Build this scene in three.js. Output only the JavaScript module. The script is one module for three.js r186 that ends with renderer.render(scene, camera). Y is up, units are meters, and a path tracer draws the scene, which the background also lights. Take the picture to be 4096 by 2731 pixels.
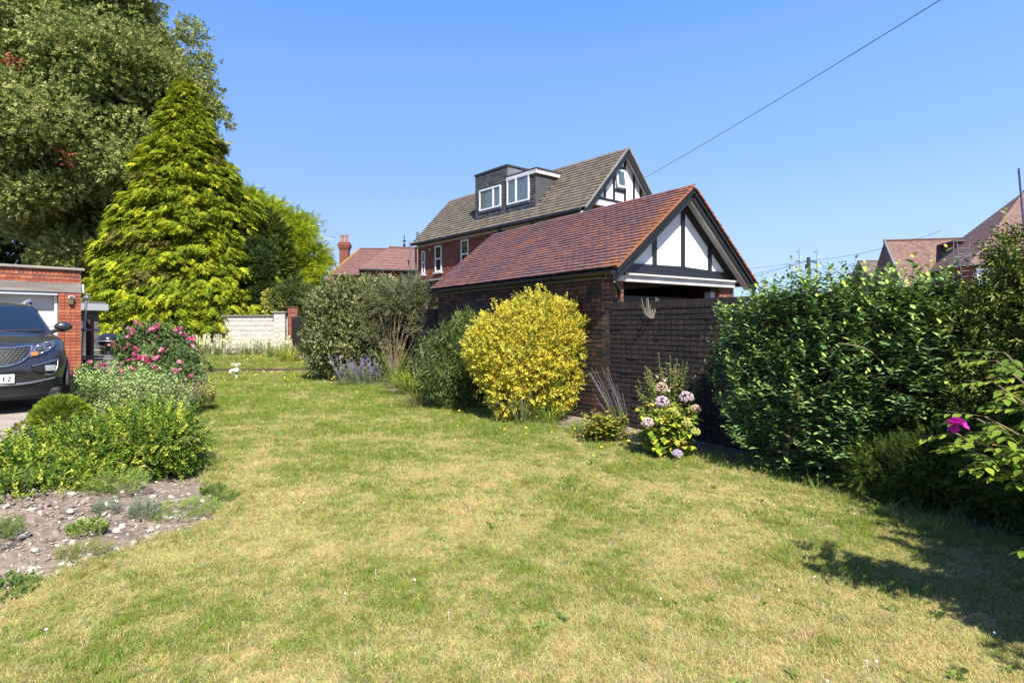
import * as THREE from 'three';
import { mergeGeometries } from 'three/addons/utils/BufferGeometryUtils.js';
import { RoundedBoxGeometry } from 'three/addons/geometries/RoundedBoxGeometry.js';
import { createNoise2D, createNoise3D } from 'simplex-noise';

// ---------- camera, sky, sun, exposure ----------
const scene = new THREE.Scene();
const EYE = 1.55;
const camera = new THREE.PerspectiveCamera(61.36, 1024 / 682, 0.05, 900);
camera.position.set(0, EYE, 0);
camera.lookAt(0, EYE, -10);
camera.setViewOffset(1024, 682, 0, 15, 1024, 682);          // a shifted lens keeps the uprights upright
const renderer = new THREE.WebGLRenderer({ antialias: true });
renderer.toneMapping = THREE.LinearToneMapping;
renderer.toneMappingExposure = 1.9;
renderer.shadowMap.enabled = true;

const SUN = new THREE.Vector3(0.186, 0.772, 0.608).normalize();
{
  const W = 512, H = 256, data = new Float32Array(W * H * 4);
  const stops = [[-90, .20, .21, .20], [-1, .38, .45, .52], [0, .53, .70, .99], [4, .45, .635, .98], [15, .255, .465, .93], [30, .135, .325, .83], [60, .055, .165, .55], [90, .04, .12, .45]];
  for (let r = 0; r < H; r++) {
    const el = ((r + .5) / H - .5) * 180;
    let k = 0; while (k < stops.length - 2 && el > stops[k + 1][0]) k++;
    const a = stops[k], b = stops[k + 1], t = Math.min(1, Math.max(0, (el - a[0]) / (b[0] - a[0])));
    for (let c = 0; c < W; c++) {
      const az = ((c + .5) / W - .5) * 2 * Math.PI, e = el * Math.PI / 180;
      const cs = Math.cos(az) * Math.cos(e) * SUN.x + Math.sin(e) * SUN.y + Math.sin(az) * Math.cos(e) * SUN.z;
      const glow = el > -1 ? 0.5 * Math.pow(Math.max(0, cs), 24) : 0;
      const side = 1 + 0.10 * Math.cos(az) * Math.cos(e);
      const o = (r * W + c) * 4;
      for (let i = 0; i < 3; i++) data[o + i] = .66 * (a[1 + i] + (b[1 + i] - a[1 + i]) * t) * (i < 2 ? side : 1) + glow * [1, .95, .85][i];
      data[o + 3] = 1;
    }
  }
  const sky = new THREE.DataTexture(data, W, H, THREE.RGBAFormat, THREE.FloatType);
  sky.mapping = THREE.EquirectangularReflectionMapping; sky.magFilter = THREE.LinearFilter; sky.needsUpdate = true;
  scene.background = sky; scene.environment = sky;
}
const sun = new THREE.DirectionalLight(new THREE.Color(1, .94, .84), 5.0);
sun.name = 'sun';
sun.position.copy(SUN).multiplyScalar(80).add(new THREE.Vector3(-4, 0, -14));
sun.target.position.set(-4, 0, -14);
sun.castShadow = true; sun.shadow.mapSize.set(4096, 4096);
Object.assign(sun.shadow.camera, { left: -45, right: 45, top: 45, bottom: -45, near: 1, far: 200 });
scene.add(sun, sun.target);

// ---------- helpers ----------
{ // a mirrored frame turns a shape inside out: put its faces the right way round again
  const plain = THREE.BufferGeometry.prototype.applyMatrix4;
  THREE.BufferGeometry.prototype.applyMatrix4 = function (m) {
    plain.call(this, m);
    if (m.determinant() < 0) {
      if (this.index) { const x = this.index.array; for (let i = 0; i < x.length; i += 3) { const t = x[i]; x[i] = x[i + 1]; x[i + 1] = t; } }
      else for (const a of Object.values(this.attributes)) { const n = a.itemSize, x = a.array; for (let i = 0; i + 1 < a.count; i += 3) for (let k = 0; k < n; k++) { const t = x[i * n + k]; x[i * n + k] = x[(i + 1) * n + k]; x[(i + 1) * n + k] = t; } }
    }
    return this;
  };
}
const MIRROR = new THREE.Matrix4().makeScale(-1, 1, 1);
const upright = (m) => m.determinant() < 0 ? m.clone().multiply(MIRROR) : m;   // for pieces that are the same on both sides
const V = (x, y, z) => new THREE.Vector3(x, y, z);
const C = (r, g, b) => new THREE.Color().setRGB(r, g, b);
const clamp = (x, a = 0, b = 1) => Math.min(b, Math.max(a, x));
const lerp = (a, b, t) => a + (b - a) * t;
const sstep = (a, b, x) => { const t = clamp((x - a) / (b - a)); return t * t * (3 - 2 * t); };
function rngOf(seed) { let s = seed | 0; return () => { s = (s + 0x6d2b79f5) | 0; let t = Math.imul(s ^ (s >>> 15), 1 | s); t = (t + Math.imul(t ^ (t >>> 7), 61 | t)) ^ t; return ((t ^ (t >>> 14)) >>> 0) / 4294967296; }; }
const n2 = createNoise2D(rngOf(11)), n3 = createNoise3D(rngOf(12));
const interp = (tab, x) => { if (x <= tab[0][0]) return tab[0][1]; for (let i = 1; i < tab.length; i++) if (x <= tab[i][0]) return lerp(tab[i - 1][1], tab[i][1], (x - tab[i - 1][0]) / (tab[i][0] - tab[i - 1][0])); return tab[tab.length - 1][1]; };
const taken = {};
const numbered = (n) => { const k = taken[n] = (taken[n] ?? -1) + 1; return k ? n + '_' + String(k).padStart(3, '0') : n; };
function tag(o, label, category, group, kind) { if (label) o.userData.label = label; if (category) o.userData.category = category; if (group) o.userData.group = group; if (kind) o.userData.kind = kind; return o; }
function thing(name, label, category, p = [0, 0, 0], turn = 0, group) { const o = new THREE.Group(); o.name = numbered(name); o.position.set(...p); o.rotation.y = turn; scene.add(o); return tag(o, label, category, group); }
function part(parent, name, geo, mat, kind) { const m = new THREE.Mesh(geo, mat); m.name = name; m.castShadow = m.receiveShadow = true; parent.add(m); if (kind) m.userData.kind = kind; return m; }
function struct(name, geo, mat) { const m = part(scene, numbered(name), geo, mat); m.userData.kind = 'structure'; return m; }
const box = (w, h, d, x = 0, y = 0, z = 0) => new THREE.BoxGeometry(w, h, d).translate(x, y, z);
const rbox = (w, h, d, r, x = 0, y = 0, z = 0, s = 2) => new RoundedBoxGeometry(w, h, d, s, r).translate(x, y, z);
const merge = (list) => mergeGeometries(list.map((g) => { const q = g.index ? g.toNonIndexed() : g.clone(); for (const k of Object.keys(q.attributes)) if (!['position', 'normal', 'uv', 'color'].includes(k)) q.deleteAttribute(k); if (!q.attributes.uv) q.setAttribute('uv', new THREE.BufferAttribute(new Float32Array(q.attributes.position.count * 2), 2)); return q; }));
function rod(a, b, r, r2 = r, seg = 8) { const d = b.clone().sub(a), g = new THREE.CylinderGeometry(r2, r, d.length(), seg, 1); g.applyQuaternion(new THREE.Quaternion().setFromUnitVectors(V(0, 1, 0), d.clone().normalize())); return g.translate((a.x + b.x) / 2, (a.y + b.y) / 2, (a.z + b.z) / 2); }
const tube = (pts, r, seg = 12, rad = 6) => new THREE.TubeGeometry(new THREE.CatmullRomCurve3(pts), seg, r, rad, false);
function taperTube(pts, r0, r1, seg = 8, rad = 6) {       // a branch that thins towards its end
  const curve = new THREE.CatmullRomCurve3(pts), g = new THREE.TubeGeometry(curve, seg, 1, rad, false), p = g.attributes.position, c = V(0, 0, 0);
  for (let i = 0; i <= seg; i++) { curve.getPointAt(i / seg, c); const r = lerp(r0, r1, i / seg); for (let j = 0; j <= rad; j++) { const k = i * (rad + 1) + j; p.setXYZ(k, c.x + (p.getX(k) - c.x) * r, c.y + (p.getY(k) - c.y) * r, c.z + (p.getZ(k) - c.z) * r); } }
  return g;
}
function geo(pos, idx, uv) { const g = new THREE.BufferGeometry(); g.setAttribute('position', new THREE.Float32BufferAttribute(pos, 3)); if (uv) g.setAttribute('uv', new THREE.Float32BufferAttribute(uv, 2)); g.setIndex(idx); g.computeVertexNormals(); return g; }
// a flat or curved sheet from a function of (u, v)
function sheet(fn, nu, nv, uvScale = [1, 1]) { const p = [], uv = [], id = []; for (let j = 0; j <= nv; j++) for (let i = 0; i <= nu; i++) { const q = fn(i / nu, j / nv); p.push(q.x, q.y, q.z); uv.push(i / nu * uvScale[0], j / nv * uvScale[1]); } const w = nu + 1; for (let j = 0; j < nv; j++) for (let i = 0; i < nu; i++) { const a = j * w + i; id.push(a, a + 1, a + w + 1, a, a + w + 1, a + w); } return geo(p, id, uv); }
// prism: a polygon (list of [x, y]) pushed along z by depth
function prism(pts, depth, bevel = 0) { const s = new THREE.Shape(pts.map(([x, y]) => new THREE.Vector2(x, y))); return new THREE.ExtrudeGeometry(s, { depth, bevelEnabled: bevel > 0, bevelThickness: bevel, bevelSize: bevel, bevelSegments: 1, steps: 1 }); }

// ---------- textures: what surfaces are made of ----------
function vnoise(seed) {   // tileable value noise
  const rnd = rngOf(seed), T = Float32Array.from({ length: 4096 }, rnd);
  const at = (x, y, f) => T[((((x % f) + f) % f) * 157 + (((y % f) + f) % f) * 311 + f * 17) & 4095];
  const one = (u, v, f) => { const x = u * f, y = v * f, i = Math.floor(x), j = Math.floor(y), a = x - i, b = y - j, s = a * a * (3 - 2 * a), t = b * b * (3 - 2 * b); return lerp(lerp(at(i, j, f), at(i + 1, j, f), s), lerp(at(i, j + 1, f), at(i + 1, j + 1, f), s), t); };
  return (u, v, f, oct = 4) => { let s = 0, a = .5, n = 0; for (let k = 0; k < oct; k++) { s += a * one(u, v, f << k); n += a; a *= .5; } return s / n; };
}
function tex(size, fn, srgb = false) {
  const d = new Uint8Array(size * size * 4);
  for (let j = 0; j < size; j++) for (let i = 0; i < size; i++) { const c = fn((i + .5) / size, (j + .5) / size), o = (j * size + i) * 4; for (let k = 0; k < 3; k++) d[o + k] = clamp(Array.isArray(c) ? c[k] : c) * 255; d[o + 3] = 255; }
  const t = new THREE.DataTexture(d, size, size); t.wrapS = t.wrapT = THREE.RepeatWrapping; t.magFilter = THREE.LinearFilter; t.minFilter = THREE.LinearMipmapLinearFilter; t.generateMipmaps = true; if (srgb) t.colorSpace = THREE.SRGBColorSpace; t.needsUpdate = true; return t;
}
const rep = (t, x, y = x) => { const c = t.clone(); c.repeat.set(x, y); c.needsUpdate = true; return c; };
const N1 = vnoise(3), N2 = vnoise(5), N3 = vnoise(9);
const grain = tex(256, (u, v) => .62 + .55 * (N1(u, v, 8, 5) - .35));
const fineBump = tex(256, (u, v) => N2(u, v, 32, 3));
const coarseBump = tex(256, (u, v) => .6 * N2(u, v, 8, 4) + .4 * N3(u, v, 48, 2));
// old sooty brick: dark crust, some clay showing, pale lichen flecks
const sootTex = tex(512, (u, v) => {
  const a = N1(u, v, 6, 5), b = N2(u, v, 14, 4), l = N3(u, v, 30, 3), big = N3(u, v, 5, 3);
  const clay = sstep(.55, .75, a), li = sstep(.64, .72, l) * sstep(.46, .60, big);
  let c = [lerp(.42, .90, clay) * (.6 + .7 * b), lerp(.41, .70, clay) * (.6 + .7 * b), lerp(.42, .62, clay) * (.6 + .7 * b)];
  return c.map((x, i) => lerp(x * .85, [1, .99, .92][i], li * .8));
});
const clayTex = tex(256, (u, v) => { const a = N1(u, v, 6, 5), b = N3(u, v, 40, 2); const s = .68 + .5 * (a - .4) + .22 * (b - .5); return [s, s * .97, s * .95]; });
const tileTex = tex(256, (u, v) => { const a = N2(u, v, 4, 5), m = sstep(.62, .8, N3(u, v, 12, 4)); const s = .7 + .55 * (a - .42); return [lerp(s, .38, m * .5), lerp(s, .40, m * .5), lerp(s, .36, m * .4)]; });
const lichenTex = tex(512, (u, v) => { const a = N1(u, v, 10, 5), l = sstep(.60, .72, N3(u, v, 22, 4)), o = sstep(.68, .76, N2(u, v, 9, 4)); const s = .6 + .5 * (a - .4); let c = [s, s * .96, s * .88]; c = c.map((x, i) => lerp(x, [1, .98, .90][i], l * .55)); return c.map((x, i) => lerp(x, [1, .70, .26][i], o * .32)); });
const std = (o) => new THREE.MeshStandardMaterial({ roughness: .85, ...o });
const phys = (o) => new THREE.MeshPhysicalMaterial({ roughness: .85, ...o });

// ---------- many alike pieces: the ones that show largest as parts, the rest joined ----------
function pieces(parent, name, list, geom, mats, focus, most = 300) {
  parent.updateWorldMatrix(true, false);
  const inv = parent.matrixWorld.clone().invert(), p = V(0, 0, 0), f = focus.clone().applyMatrix4(inv);
  for (const q of list) { q.m = upright(q.m); p.setFromMatrixPosition(q.m); q.d = p.distanceTo(f); }
  list.sort((a, b) => a.d - b.d);
  for (const q of list.slice(0, most)) { const m = part(parent, name, geom, mats[q.c]); q.m.decompose(m.position, m.quaternion, m.scale); }
  const rest = list.slice(most);
  if (!rest.length) return;
  const g = geom.index ? geom.toNonIndexed() : geom, n = g.attributes.position.count, P = new Float32Array(rest.length * n * 3), Nn = new Float32Array(rest.length * n * 3), U = new Float32Array(rest.length * n * 2), K = new Float32Array(rest.length * n * 3);
  const v = V(0, 0, 0), nm = new THREE.Matrix3(); let o = 0;
  rest.forEach((q, qi) => {
    nm.getNormalMatrix(q.m); const du = (qi * .37) % 1, dv = (qi * .61) % 1;
    for (let i = 0; i < n; i++, o++) {
      v.fromBufferAttribute(g.attributes.position, i).applyMatrix4(q.m).toArray(P, o * 3);
      v.fromBufferAttribute(g.attributes.normal, i).applyMatrix3(nm).normalize().toArray(Nn, o * 3);
      U[o * 2] = g.attributes.uv.getX(i) + du; U[o * 2 + 1] = g.attributes.uv.getY(i) + dv; mats[q.c].color.toArray(K, o * 3);
    }
  });
  const b = new THREE.BufferGeometry(); b.setAttribute('position', new THREE.BufferAttribute(P, 3)); b.setAttribute('normal', new THREE.BufferAttribute(Nn, 3)); b.setAttribute('uv', new THREE.BufferAttribute(U, 2)); b.setAttribute('color', new THREE.BufferAttribute(K, 3));
  const mm = mats[0].clone(); mm.color = C(1, 1, 1); mm.vertexColors = true;
  part(parent, name + 's_beyond', b, mm, 'stuff');
}
const M4 = (px, X, Y, Z, sx = 1, sy = 1, sz = 1) => new THREE.Matrix4().makeBasis(X.clone().multiplyScalar(sx), Y.clone().multiplyScalar(sy), Z.clone().multiplyScalar(sz)).setPosition(px);
// a small brick: unit box with softened arrises (44 triangles or fewer)
const brickGeo = (() => { const g = box(1, 1, 1); const uv = g.attributes.uv; for (let i = 0; i < uv.count; i++) uv.setXY(i, uv.getX(i) * .6, uv.getY(i) * .2); return g; })();
// bricks of one wall face. o: lower corner, u: along, n: outward; holes and top given in wall coordinates
function brickwork(parent, o, u, n, len, y0, y1, opt) {
  const { course = .075, L = .225, hole = () => false, rects = [], top = () => y1, seed = 1, mats, pick, focus, most = 300, bond = 'garden', depth = .1, proud = .004, joint = .010 } = opt;
  const rnd = rngOf(seed), list = [], up = V(0, 1, 0);
  for (let r = Math.floor(y0 / course); (r + 1) * course <= y1 + .02; r++) {
    const heads = bond === 'garden' ? r % 4 === 3 : bond === 'header' , w = heads ? L / 2 : L; let a = (r % 2 ? -w / 2 : 0) - (heads && r % 2 ? w / 4 : 0);
    while (a < len - .01) {
      let b = Math.min(a + (bond === 'mixed' && rnd() < .28 ? L / 2 : w), len), a0 = Math.max(a, 0);
      let runs = [[a0, b]]; const ym = (r + .5) * course;
      for (const [h0, h1, v0, v1] of rects) if (ym > v0 && ym < v1) runs = runs.flatMap(([p, q]) => q <= h0 || p >= h1 ? [[p, q]] : [[p, Math.min(q, h0)], [Math.max(p, h1), q]].filter(([e, f]) => f - e > .02));
      for (const [a0, b] of runs) if (b - a0 > .03 && (r + 1) * course <= top((a0 + b) / 2) + .01 && !hole((a0 + b) / 2, ym)) {
        const hh = course - joint, ww = b - a0 - (opt.perp ?? joint), jut = proud + (rnd() - .5) * (opt.rough ?? .004);
        const p = o.clone().addScaledVector(u, (a0 + b) / 2).addScaledVector(n, jut - depth / 2); p.y = o.y + (r + .5) * course + (rnd() - .5) * .002;
        list.push({ m: M4(p, u, up, n, ww, hh * (1 - rnd() * .06), depth), c: pick(rnd, (a0 + b) / 2, (r + .5) * course) });
      }
      a = b;
    }
  }
  pieces(parent, opt.name ?? 'brick', list, brickGeo, mats, focus, most);
}

// ---------- the lie of the land ----------
const LAWN_L = [[-20, -11.6], [-18.3, -10.7], [-14, -7.6], [-10.6, -5.7], [-7.2, -3.86], [-6, -3.2], [-5.2, -2.55], [-4.6, -2.32], [-4.1, -2.6], [-3.5, -2.85], [-2.6, -3.0], [0, -3.1], [6, -3.3]];
const LAWN_R = [[-20, -6.9], [-19.3, -6.4], [-16.6, -4.75], [-13.5, -2.9], [-12.1, -1.9], [-10.3, -.45], [-9.26, .21], [-8.2, 1.0], [-7.35, 1.64], [-6.8, 2.3], [-6.4, 2.55], [-5.7, 2.85], [-4.8, 3.25], [-3.75, 3.65], [-2.8, 3.9], [0, 4.0], [6, 4.0]];
const xL = (z) => interp(LAWN_L, z) + .05 * n2(z * 2.1, 3) + .03 * n2(z * 6.3, 8), xR = (z) => interp(LAWN_R, z) + .05 * n2(z * 1.9, 13) + .03 * n2(z * 5.7, 18);
const LIP = -19.4;
function gy(x, z) {                                          // height of the ground
  const left = .30 * sstep(0.1, 1.9, xL(Math.max(z, -20)) - x);
  const back = z < LIP ? .10 + .20 * sstep(0, 7.5, LIP - z) : 0;
  return Math.max(left, back) + .012 * n2(x * .35, z * .35) + (z > LIP ? 0 : 0);
}
// dryness of the turf, 0 lush to 1 straw
function dry(x, z) {
  const far = sstep(-3.5, -12, z), a = n2(x * .55 + 3, z * .55), b = n2(x * 1.7, z * 1.7 + 9), c = n2(x * 5, z * 5);
  return clamp(.66 - .42 * far + .34 * a + .28 * b + .16 * c - .22 * sstep(1.8, 3.4, x) );
}
const WALL_O = V(2.67, 0, -7.67), WU = V(-.558, 0, -.830), WN = V(-.830, 0, .558);   // garden wall: along (away) and outward (towards the lawn)
const wallP = (t, s = 0, y = 0) => V(WALL_O.x + WU.x * t - WN.x * s, y, WALL_O.z + WU.z * t - WN.z * s);   // s goes behind the wall

{ // ground: one sheet out to the horizon
  const soilT = tex(512, (u, v) => { const a = N1(u, v, 8, 6), b = N3(u, v, 40, 3), st = sstep(.66, .72, N2(u, v, 26, 2)); const s = .55 + .7 * (a - .35) + .3 * (b - .5); return [lerp(s, .95, st * .7), lerp(s * .93, .9, st * .7), lerp(s * .88, .82, st * .7)]; });
  const soilB = tex(512, (u, v) => .5 * N1(u, v, 8, 6) + .5 * N3(u, v, 40, 3));
  const soil = std({ color: C(.30, .245, .20), map: soilT, bumpMap: soilB, bumpScale: .05, roughness: 1 });
  const g = sheet((u, v) => { const x = lerp(-34, 34, u), z = lerp(12, -60, v); return V(x, gy(x, z) - .02, z); }, 150, 160, [40, 42]);
  struct('garden_soil', g, soil);
  const far = std({ color: C(.12, .13, .05), map: soilT, roughness: 1 });
  struct('ground', sheet((u, v) => V(lerp(-600, 600, u), -.25, lerp(600, -600, v)), 4, 4, [300, 300]), far);

  const turfT = tex(512, (u, v) => { const a = N1(u, v, 16, 5), b = N2(u, v, 90, 2); const s = .5 + .8 * (a - .4) + .5 * (b - .5); return [s, s, s * .9]; });
  const turf = std({ color: C(1, 1, 1), vertexColors: true, map: turfT, bumpMap: soilB, bumpScale: .02, roughness: 1 });
  const tint = (g) => { const p = g.attributes.position, k = new Float32Array(p.count * 3); for (let i = 0; i < p.count; i++) { const d = dry(p.getX(i), p.getZ(i)); C(lerp(.17, .50, d), lerp(.20, .40, d), lerp(.045, .17, d)).toArray(k, i * 3); } g.setAttribute('color', new THREE.BufferAttribute(k, 3)); return g; };
  const ribbon = (z0, z1, l, r, nz, nx, lift) => sheet((u, v) => { const z = lerp(z0, z1, v), x = lerp(l(z), r(z), u); return V(x, gy(x, z) + lift, z); }, nx, nz, [10, 20]);
  struct('lawn', tint(ribbon(6, LIP, (z) => xL(z), (z) => xR(z), 220, 70, .006)), turf);
  const upR = (z) => wallP((-z - 7.67) / .83).x - .75;
  struct('upper_lawn', tint(ribbon(LIP, -26.2, () => -13.2, upR, 60, 50, .012)), turf);
  // the little earth step between the two lawns
  const lip = sheet((u, v) => { const x = lerp(-12.2, -5.6, u), z = LIP + .05 + .05 * n2(x * 2.3, 4) - .05 * v; return V(x, lerp(gy(x, LIP + .2) - .02, gy(x, LIP - .1) + .03 + .015 * n2(x * 5, 1), v), z); }, 90, 4, [18, .4]);
  struct('earth_step', lip, std({ color: C(.13, .095, .075), map: soilT, bumpMap: soilB, bumpScale: .05, roughness: 1 }));
  // driveway: old exposed-aggregate concrete with joints
  const aggT = tex(512, (u, v) => { const b = N3(u, v, 60, 3), a = N1(u, v, 5, 4), s = .62 + .55 * (b - .45) + .3 * (a - .45); return [s, s * .95, s * .90]; });
  const drive = std({ color: C(.47, .42, .37), map: aggT, bumpMap: soilB, bumpScale: .012, roughness: .95 });
  const edge = [[-26, -14.5], [-18, -11.6], [-14, -9.7], [-9.7, -7.55], [-7.2, -6.0], [-5.93, -5.25], [-5.09, -4.75], [-3, -4.4], [6, -4.4]];
  const dx = (z) => interp(edge, z);
  const dr = struct('driveway', sheet((u, v) => { const z = lerp(6, -16, v), x = lerp(-26, dx(z), u); return V(x, .318, z); }, 30, 60, [16, 18]), drive);
  for (const z of [-5.9, -9.0]) { const j = sheet((u, v) => V(lerp(-26, dx(z) - .02, u), .3235, z + lerp(-.018, .018, v) + .01 * Math.sin(u * 40)), 40, 1); part(dr, 'expansion_joint', j, std({ color: C(.16, .13, .09), roughness: 1 })); }
}

// ---------- shared building materials ----------
const BLACK = std({ color: C(.012, .013, .017), roughness: .42, bumpMap: rep(fineBump, 2), bumpScale: .001 });
const BLACKWORN = std({ color: C(.013, .013, .016), roughness: .6, map: grain, bumpMap: coarseBump, bumpScale: .002 });
const WHITE = std({ color: C(.80, .80, .79), roughness: .5 });
const WHITEPAINT = std({ color: C(.78, .76, .74), roughness: .6, map: rep(grain, .5), bumpMap: rep(fineBump, 1), bumpScale: .001 });
const ROUGHCAST = std({ color: C(.80, .80, .80), roughness: .95, bumpMap: rep(tex(512, (u, v) => Math.pow(N2(u, v, 70, 2), 1.6)), 1.1), bumpScale: .012 });
const GLASSDARK = phys({ color: C(.02, .025, .028), roughness: .03, clearcoat: 1, clearcoatRoughness: .02 });
const PANE = phys({ color: C(.92, .97, .97), roughness: 0, transmission: 1, thickness: 0, ior: 1.5 });
const LEAD = std({ color: C(.22, .23, .25), roughness: .55, map: grain });
const oldBrick = [C(.050, .039, .036), C(.070, .048, .041), C(.040, .033, .032), C(.098, .060, .048), C(.062, .050, .045), C(.15, .085, .062)].map((c) => std({ color: c.multiplyScalar(1.3), map: sootTex, bumpMap: coarseBump, bumpScale: .006, roughness: .95 }));
const redBrick = [C(.40, .115, .062), C(.46, .135, .068), C(.34, .10, .058), C(.52, .18, .085)].map((c) => std({ color: c, map: clayTex, bumpMap: fineBump, bumpScale: .002, roughness: .9 }));
const houseBrick = [C(.27, .085, .052), C(.31, .10, .058), C(.225, .072, .048), C(.34, .12, .07)].map((c) => std({ color: c, map: clayTex, roughness: .95 }));
const warmBrick = [C(.30, .14, .085), C(.37, .17, .10), C(.24, .12, .085), C(.42, .20, .11)].map((c) => std({ color: c, map: sootTex, bumpMap: coarseBump, bumpScale: .004, roughness: .95 }));
const mortarDark = std({ color: C(.075, .065, .058), map: grain, roughness: 1 });
const mortarPale = std({ color: C(.50, .43, .35), map: grain, roughness: 1 });
const clayTiles = [C(.235, .105, .088), C(.275, .118, .082), C(.200, .092, .084), C(.165, .092, .098), C(.225, .115, .105), C(.33, .130, .066)].map((c) => std({ color: c, map: tileTex, bumpMap: fineBump, bumpScale: .002, roughness: .72 }));
const orangeTile = std({ color: C(.44, .155, .060), map: tileTex, roughness: .8 });
const concTiles = [C(.185, .158, .128), C(.215, .182, .148), C(.155, .136, .112), C(.240, .200, .160)].map((c) => std({ color: c, map: lichenTex, bumpMap: coarseBump, bumpScale: .004, roughness: .95 }));
const slateMats = [C(.085, .088, .092), C(.110, .112, .112), C(.065, .068, .073), C(.135, .135, .130)].map((c) => std({ color: c, map: grain, roughness: .7 }));

// tiles of one roof slope. o: lower left corner of the eave, a: along the eave, s: up the slope
const tileGeo = (() => { const g = new THREE.BoxGeometry(1, 1, 1, 2, 1, 1), p = g.attributes.position; for (let i = 0; i < p.count; i++) if (Math.abs(p.getX(i)) < .01) p.setZ(i, p.getZ(i) + .06); g.computeVertexNormals(); const uv = g.attributes.uv; for (let i = 0; i < uv.count; i++) uv.setXY(i, uv.getX(i) * .7, uv.getY(i) * .7); return g; })();
const flatTile = (() => { const g = box(1, 1, 1); const uv = g.attributes.uv; for (let i = 0; i < uv.count; i++) uv.setXY(i, uv.getX(i) * .7, uv.getY(i) * .7); return g; })();
function roofTiles(parent, o, a, s, len, slope, opt) {
  const { gauge, width, thick, mats, pick, focus, most = 300, seed = 5, inside = () => true, shape = tileGeo, name = 'roof_tile', sag = 0 } = opt;
  const rnd = rngOf(seed), nrm = a.clone().cross(s).normalize(); if (nrm.y < 0) nrm.negate();
  const lift = thick / (gauge * 1.35), list = [], rows = Math.round(slope / gauge), cols = Math.round(len / width), w = len / cols;
  for (let r = 0; r < rows; r++) for (let c = (r % 2 ? -1 : 0); c < cols; c++) {
    let x0 = c * w + (r % 2 ? w / 2 : 0), x1 = Math.min(x0 + w, len); x0 = Math.max(0, x0); if (x1 - x0 < .02) continue;
    const xm = (x0 + x1) / 2, sm = (r + .62) * gauge; if (!inside(xm, sm)) continue;
    const tilt = lift * (.9 + rnd() * .35), S = s.clone().addScaledVector(nrm, -tilt).normalize(), Nn = nrm.clone().addScaledVector(s, tilt).normalize();
    const p = o.clone().addScaledVector(a, xm).addScaledVector(s, sm + (rnd() - .5) * .012).addScaledVector(nrm, thick * .8 + (rnd() - .5) * .004 - sag * Math.sin(Math.PI * xm / len));
    list.push({ m: M4(p, a, S, Nn, x1 - x0 - .0015, gauge * 1.3, thick), c: pick(rnd, xm, sm) });
  }
  pieces(parent, name, list, shape, mats, focus, most);
}
const slab = (o, a, s, la, ls, t) => { const n = a.clone().cross(s).normalize(); if (n.y < 0) n.negate(); return box(1, 1, 1).applyMatrix4(M4(o.clone().addScaledVector(a, la / 2).addScaledVector(s, ls / 2).addScaledVector(n, -t / 2), a, s, n, la, ls, t)); };

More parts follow.
